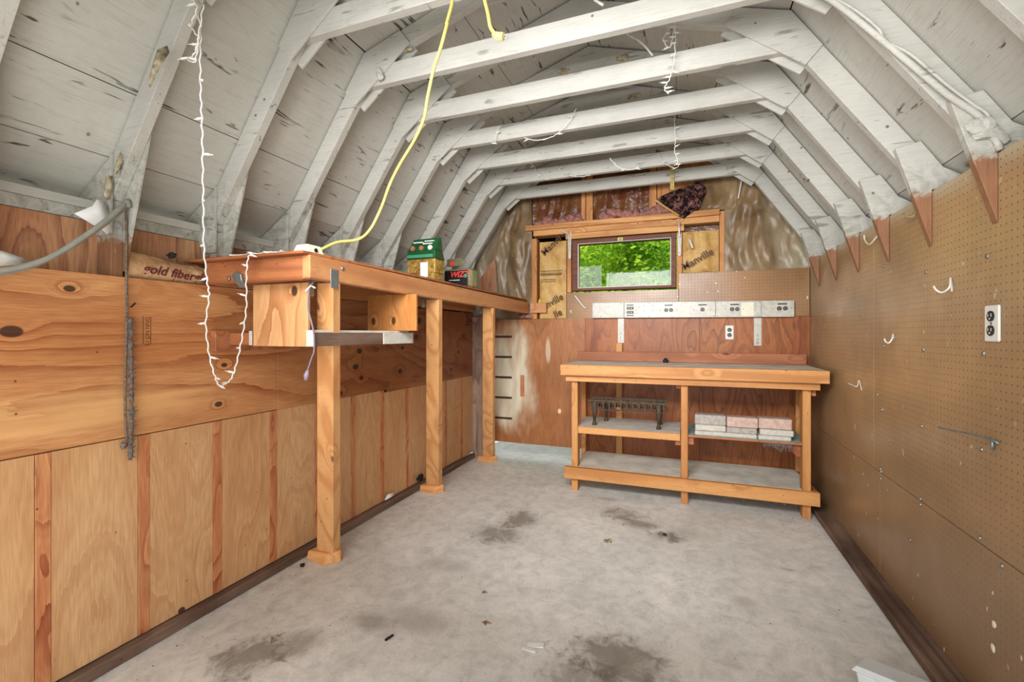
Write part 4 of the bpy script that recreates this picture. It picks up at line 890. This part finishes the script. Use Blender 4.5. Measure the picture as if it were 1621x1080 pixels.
string('light string at the eighth tie right of centre', [atY(x,y,3.47) for x,y in [(1041,242),(1048,255),(1058,262),(1070,266),(1077,258)]], .0025, 2)
cable('loose_wire', 'white wire drooping between upper rafters near the ridge', [atY(x,y,2.25) for x,y in [(985,40),(995,55),(1008,62),(1020,72),(1030,84),(1033,88)]], .005, M['oldwhite'], 'wire')
cable('loose_wire', 'white wire stub at the very top edge right of the yellow plug', [atY(x,y,1.85) for x,y in [(935,-6),(945,2),(955,8)]], .006, M['oldwhite'], 'wire')
st = T('perforated_strap', 'yellowish perforated metal strap hanging by the last collar tie', 'strap', (-.1, 3.89, 2.4))
a = atY(1064,236,3.885); b = atY(1064,300,3.885)
P('strip', B(a[0]-.015, a[0]+.015, 3.885, 3.889, b[2], a[2]), M['strap'], st)
for k in range(9): P('hole', MB().tube([(a[0],3.8855,b[2]+.02+k*.035),(a[0],3.884,b[2]+.02+k*.035)], .004, 6), M['hole'], st)

# ------------------------------------------------------------------ left wall: hose, rope, insulation roll
cable('grey_hose', 'grey hose sagging from the second frame stud off to the left', [atX(*p) for p in [(203,318,-1.97),(190,330,-1.955),(165,352,-1.95),(130,377,-1.95),(85,405,-1.95),(45,420,-1.95),(0,429,-1.95),(-60,432,-1.95)]], .0095, M['grey'], 'hose')
cable('grey_hose', 'thinner grey line running just under the sagging hose', [atX(*p) for p in [(203,326,-1.975),(185,342,-1.965),(150,368,-1.96),(100,400,-1.96),(50,423,-1.96),(0,434,-1.96),(-60,438,-1.96)]], .005, M['grey'], 'hose')
rp_ = T('hanging_rope', 'frayed rope hanging down the left plywood from the hose knot', 'rope', (-1.985, 1.11, .74))
P('cord', MB().tube(smoothpath([atX(*p) for p in [(198,322,-1.975),(200,360,-1.98),(200,430,-1.985),(201,500,-1.985),(199,560,-1.985),(198,640,-1.985),(200,690,-1.985),(204,702,-1.985)]]), .0045, 8), M['rope'], rp_, smooth=True)
P('knot', MB().lump(atX(200,323,-1.965), (.012,.014,.014), .3, 40, 12, 8), M['grey'], rp_, smooth=True)
mb = MB()
pts = [atX(*p) for p in [(206,503,-1.978),(207,530,-1.978),(207,570,-1.975),(208,620,-1.975),(208,660,-1.975),(207,700,-1.978),(206,728,-1.98)]]
mb.tube(smoothpath(pts), [.004+.005*abs(math.sin(i*.9)) for i in range(37)], 8)
for i in range(220):
    k = random.random(); j = min(int(k*6), 5); p = Vector(pts[j]).lerp(Vector(pts[j+1]), k*6-j); d = Vector((random.uniform(-.004,.012), random.gauss(0,.012), random.gauss(0,.008)))
    mb.tube([tuple(p), tuple(p+d)], [.0018,.0006], 4)
P('dusty_fray', mb, M['dust'], rp_, kind='stuff')
P('knotted_end', MB().lump(atX(196,706,-1.978), (.01,.014,.012), .4, 50, 12, 8), M['rope'], rp_, smooth=True)
cable('bent_nail', 'bent black nail beside the rope on the left wall', [atX(207,486,-1.999), atX(210,484,-1.98), atX(214,480,-1.965)], .003, M['black'], 'nail')
ir = T('insulation_roll', 'kraft paper insulation lettered gold fiberglas tucked above the left plywood', 'insulation', (-2.05, 1.28, 1.45))
def rollsheet():
    vs = []; nx, nz = 30, 14
    for j in range(nz+1):
        for i in range(nx+1):
            y = 1.122+(1.436-1.122)*i/nx; t = j/nz; an = t*math.pi*.95
            hgt = .112-.02*(i/nx)+.006*math.sin(i*.22)
            n_ = .010*mnoise.noise(Vector((y*16, t*3, 2)))+.006*mnoise.noise(Vector((y*40, t*7, 5)))
            vs.append((-2.055+.050*math.sin(an)+n_*.7, y, 1.440+hgt*(1-math.cos(an))/2+n_*.4))
    n = nx+1; return MB().add(vs, [(j*n+i, j*n+i+1, (j+1)*n+i+1, (j+1)*n+i) for j in range(nz) for i in range(nx)])
P('paper_cover', rollsheet(), M['kraftroll'], ir, smooth=True)
text('lettering', 'gold fiberglas', .052, M['maroon'], ir, frame_left(-1.994, 1.165, 1.474, -.06), italic=.3, bold=.0010)
P('dark_tuft', MB().lump(atX(272,405,-2.02), (.015,.02,.008), .6, 50, 12, 8), M['crumb'], ir)
def crumple(name, label, c, r, m, seed, cat='paper', amp=.55, fr=14):
    return TAG(P(name, MB().lump(c, r, amp, fr, 16, 12, seed), m), label, cat)
def torn(name, label, pts, yo, m, cat, X=-1.97, thick=.004, seed=1):
    vs = [(X+.02*mnoise.noise(Vector((i*1.7, seed, 0))), *atX(x, y, X)[1:]) for i, (x, y) in enumerate(pts)]
    n = len(vs); cx_ = tuple(sum(v[k] for v in vs)/n for k in range(3)); cx_ = (cx_[0]+.02, cx_[1], cx_[2])
    mb = MB().add(vs+[cx_]+[(v[0]-thick, v[1], v[2]) for v in vs]+[(cx_[0]-thick, cx_[1], cx_[2])], [(i, (i+1)%n, n) for i in range(n)]+[(n+1+(i+1)%n, n+1+i, 2*n+1) for i in range(n)]+[(i, n+1+i, n+1+(i+1)%n, (i+1)%n) for i in range(n)])
    return TAG(P(name, mb, m, smooth=True), label, cat)
torn('torn_paper', 'torn white facing paper flapping beside the second frame stud', [(118,338),(148,326),(152,316),(165,320),(174,338),(178,352),(172,372),(160,362),(150,358),(138,350)], 0, M['paper'], 'paper', X=-2.0, seed=3)
torn('torn_paper', 'brown torn paper strip hanging behind the second frame stud', [(173,372),(182,350),(184,400),(181,435),(173,425),(176,405)], 0, M['kraft'], 'paper', X=-2.03, seed=5)
torn('batt_scrap', 'tan batt scrap stuck in the angle of the second frame', [(183,262),(195,232),(198,240),(196,252),(186,275),(178,278)], 0, M['insul'], 'insulation', X=-1.955, seed=8)
torn('batt_scrap', 'long thin tan batt scrap peeling below the frame angle', [(168,280),(178,276),(174,300),(172,316),(165,312)], 0, M['insul'], 'insulation', X=-2.0, seed=9)
torn('cloth_scrap', 'grey-white cloth scrap at the left edge on the plywood top', [(-20,395),(5,397),(35,408),(46,414),(30,420),(-20,422)], 0, M['oldwhite'], 'cloth', X=-1.99, seed=12)
pp = torn('batt_scrap', 'tan batt peeking through the upper face of the second frame rafter', [(250,78),(262,73),(266,84),(256,100),(246,118),(238,138),(234,132),(242,105)], 0, M['insul'], 'insulation', X=-1.66, seed=14)
crumple('batt_scrap', 'crumpled off-white scrap on the fourth frame knee gusset', atY(601,118,RIB[5]-.022), (.022,.014,.035), M['paint'], 3, 'insulation')
crumple('batt_scrap', 'yellowish batt tuft at the fourth knee just above the tie', atY(648,78,RIB[5]+.01), (.035,.012,.012), M['insul'], 5, 'insulation')
for k, (x, y, Y, l) in enumerate([(893,112,2.70,'left'),(987,92,2.70,'middle'),(1003,152,3.10,'lower right')]):
    p = atY(x, y, Y-.02)
    crumple('batt_scrap', 'yellow batt tuft below the ridge, %s of three' % l, p, (.045,.010,.018), M['insul'], 8+k, 'insulation', amp=.4)
for k, (x, y) in enumerate([(345,345),(470,412),(350,385)]):
    crumple('batt_scrap', ['tan batt tuft behind the third frame stud','tan batt tuft by the shelf cord box','tan shred low on the third frame stud'][k], atX(x, y, -2.03 if k != 1 else -2.04), (.010,.012,.035), M['insul'], 12+k, 'insulation')

# ------------------------------------------------------------------ bits on the floor
def leaf(label, x, y, s, m, seed):
    rnd = random.Random(seed); c = atZ(x, y, .004); vs = [(c[0], c[1], .006)]; n = 11
    for i in range(n):
        a = 2*math.pi*i/n; r = s*(.45+.75*(i % 2)+rnd.uniform(-.15,.15)); vs.append((c[0]+r*math.cos(a), c[1]+r*math.sin(a)*.8, .003+rnd.random()*.016))
    mb = MB().add(vs, [(0, 1+i, 1+(i+1)%n) for i in range(n)]); mb.tube([vs[1], (vs[1][0]+s*.8, vs[1][1]+.01, .004)], .0012, 4)
    TAG(P('dry_leaf', mb, m), label, 'leaf', 'dry leaves on the floor')
leaf('large pale curled leaf on the concrete near the bottom left', 433, 1012, .030, M['leafpale'], 1)
leaf('small brown leaf with a stem in the lower middle of the floor', 768, 988, .018, M['leafdry'], 2)
leaf('tiny reddish leaf fragment above the brown leaf', 766, 939, .012, M['leafdry'], 3)
pa = T('paper_scrap', 'two white torn paper strips lying on the concrete', 'paper', atZ(845,1026))
for (x, y, w_, h_, a) in ((848,1022,.034,.013,.0),(838,1029,.03,.008,-.3)):
    c = Vector(atZ(x, y, .003)); dx = Vector((math.cos(a+.25), math.sin(a+.25), 0)); dy = Vector((-dx.y, dx.x, 0))
    P('strip', MB().loft([tuple(c-dx*w_-dy*h_), tuple(c+dx*w_*.9-dy*h_), tuple(c+dx*w_+dy*h_), tuple(c-dx*w_+dy*h_)], [tuple(c-dx*w_-dy*h_+Vector((0,0,.001))), tuple(c+dx*w_*.9-dy*h_+Vector((0,0,.004))), tuple(c+dx*w_+dy*h_+Vector((0,0,.003))), tuple(c-dx*w_+dy*h_+Vector((0,0,.001)))]), M['paper'], pa)
TAG(P('foil_scrap', MB().lump((*atZ(962,859)[:2], .010), (.020,.014,.010), .6, 60, 12, 8), M['silver']), 'crumpled shiny scrap between the floor stains', 'scrap')
TAG(P('rubber_bit', MB().lump((*atZ(1052,848)[:2], .006), (.012,.009,.007), .6, 80, 10, 7), M['crumb']), 'black crumb on the small round oil stain', 'crumb')
TAG(P('bark_bit', MB().tube([(*atZ(610,1016)[:2],.006), (*atZ(622,1008)[:2],.006)], .005, 6), M['crumb']), 'short black twig near the lower left stain', 'twig')
TAG(P('black_lump', MB().lump((*atZ(479,897)[:2], .008), (.010,.012,.009), .5, 60, 10, 7), M['crumb']), 'black lump beside the foot of the nearest post', 'crumb')
TAG(P('white_cup', MB().tube([(-1.955,2.62,.046),(-1.955,2.70,.046)], [.022,.016], 10), M['paper'], bevel=.001), 'white scrap on the left sill between the first two posts', 'scrap') if False else \
    torn('white_scrap', 'white scrap standing on the left sill between the first two posts', [(609,792),(613,783),(625,779),(624,784),(612,792)], 0, M['paper'], 'scrap', X=-1.975, seed=31)
TAG(P('black_rag', MB().lump(atX(664,756,-1.975), (.012,.05,.022), .5, 30, 14, 9), M['crumb']), 'black rag on the left sill behind the second post', 'rag')
mb = MB(); rnd = random.Random(11)
for i in range(260):
    if i < 120: x, y = rnd.uniform(-1.9,.78), rnd.uniform(.9,4.0)
    elif i < 190: x, y = rnd.gauss(.62,.12), rnd.gauss(3.5,.15)
    else: x, y = rnd.uniform(-1.93,-1.8), rnd.uniform(1,4)
    if not (-1.93 < x < .79): continue
    r = rnd.uniform(.0015,.005); a = rnd.random()*3.1
    mb.add([(x-r*math.cos(a), y-r*math.sin(a), .0005),(x+r*.4, y-r*.4, .0005),(x+r*math.cos(a), y+r*math.sin(a), .0005),(x, y, .003)], [(0,1,3),(1,2,3),(2,0,3),(0,2,1)])
TAG(P('floor_crumbs', mb, M['crumb']), 'scattered black crumbs and chips on the concrete', 'crumbs')['kind'] = 'stuff'
# pale box in the bottom right corner
bx = T('plastic_box', 'pale plastic box with a rimmed lid cut off at the bottom right', 'box', (.64, 1.85, 0))
A = Vector((.536,1.913,0)); Bq = Vector((.585,1.985,0)); dirv = (Vector((.75,1.913,0))-Bq).normalized()
Cq = Bq+dirv*.42; D = A+dirv*.42
def quad(z, k): 
    cc = (A+Bq+Cq+D)/4; return [tuple(cc+(p-cc)*k+Vector((0,0,z))) for p in (A, D, Cq, Bq)]
P('tub', MB().loft(quad(.0, .90), quad(.058, .96)), M['lid'], bx, .006)
P('lid', MB().loft(quad(.058, 1.0), quad(.068, 1.0)).loft(quad(.068, .985), quad(.080, .95)), M['lid'], bx, .003)
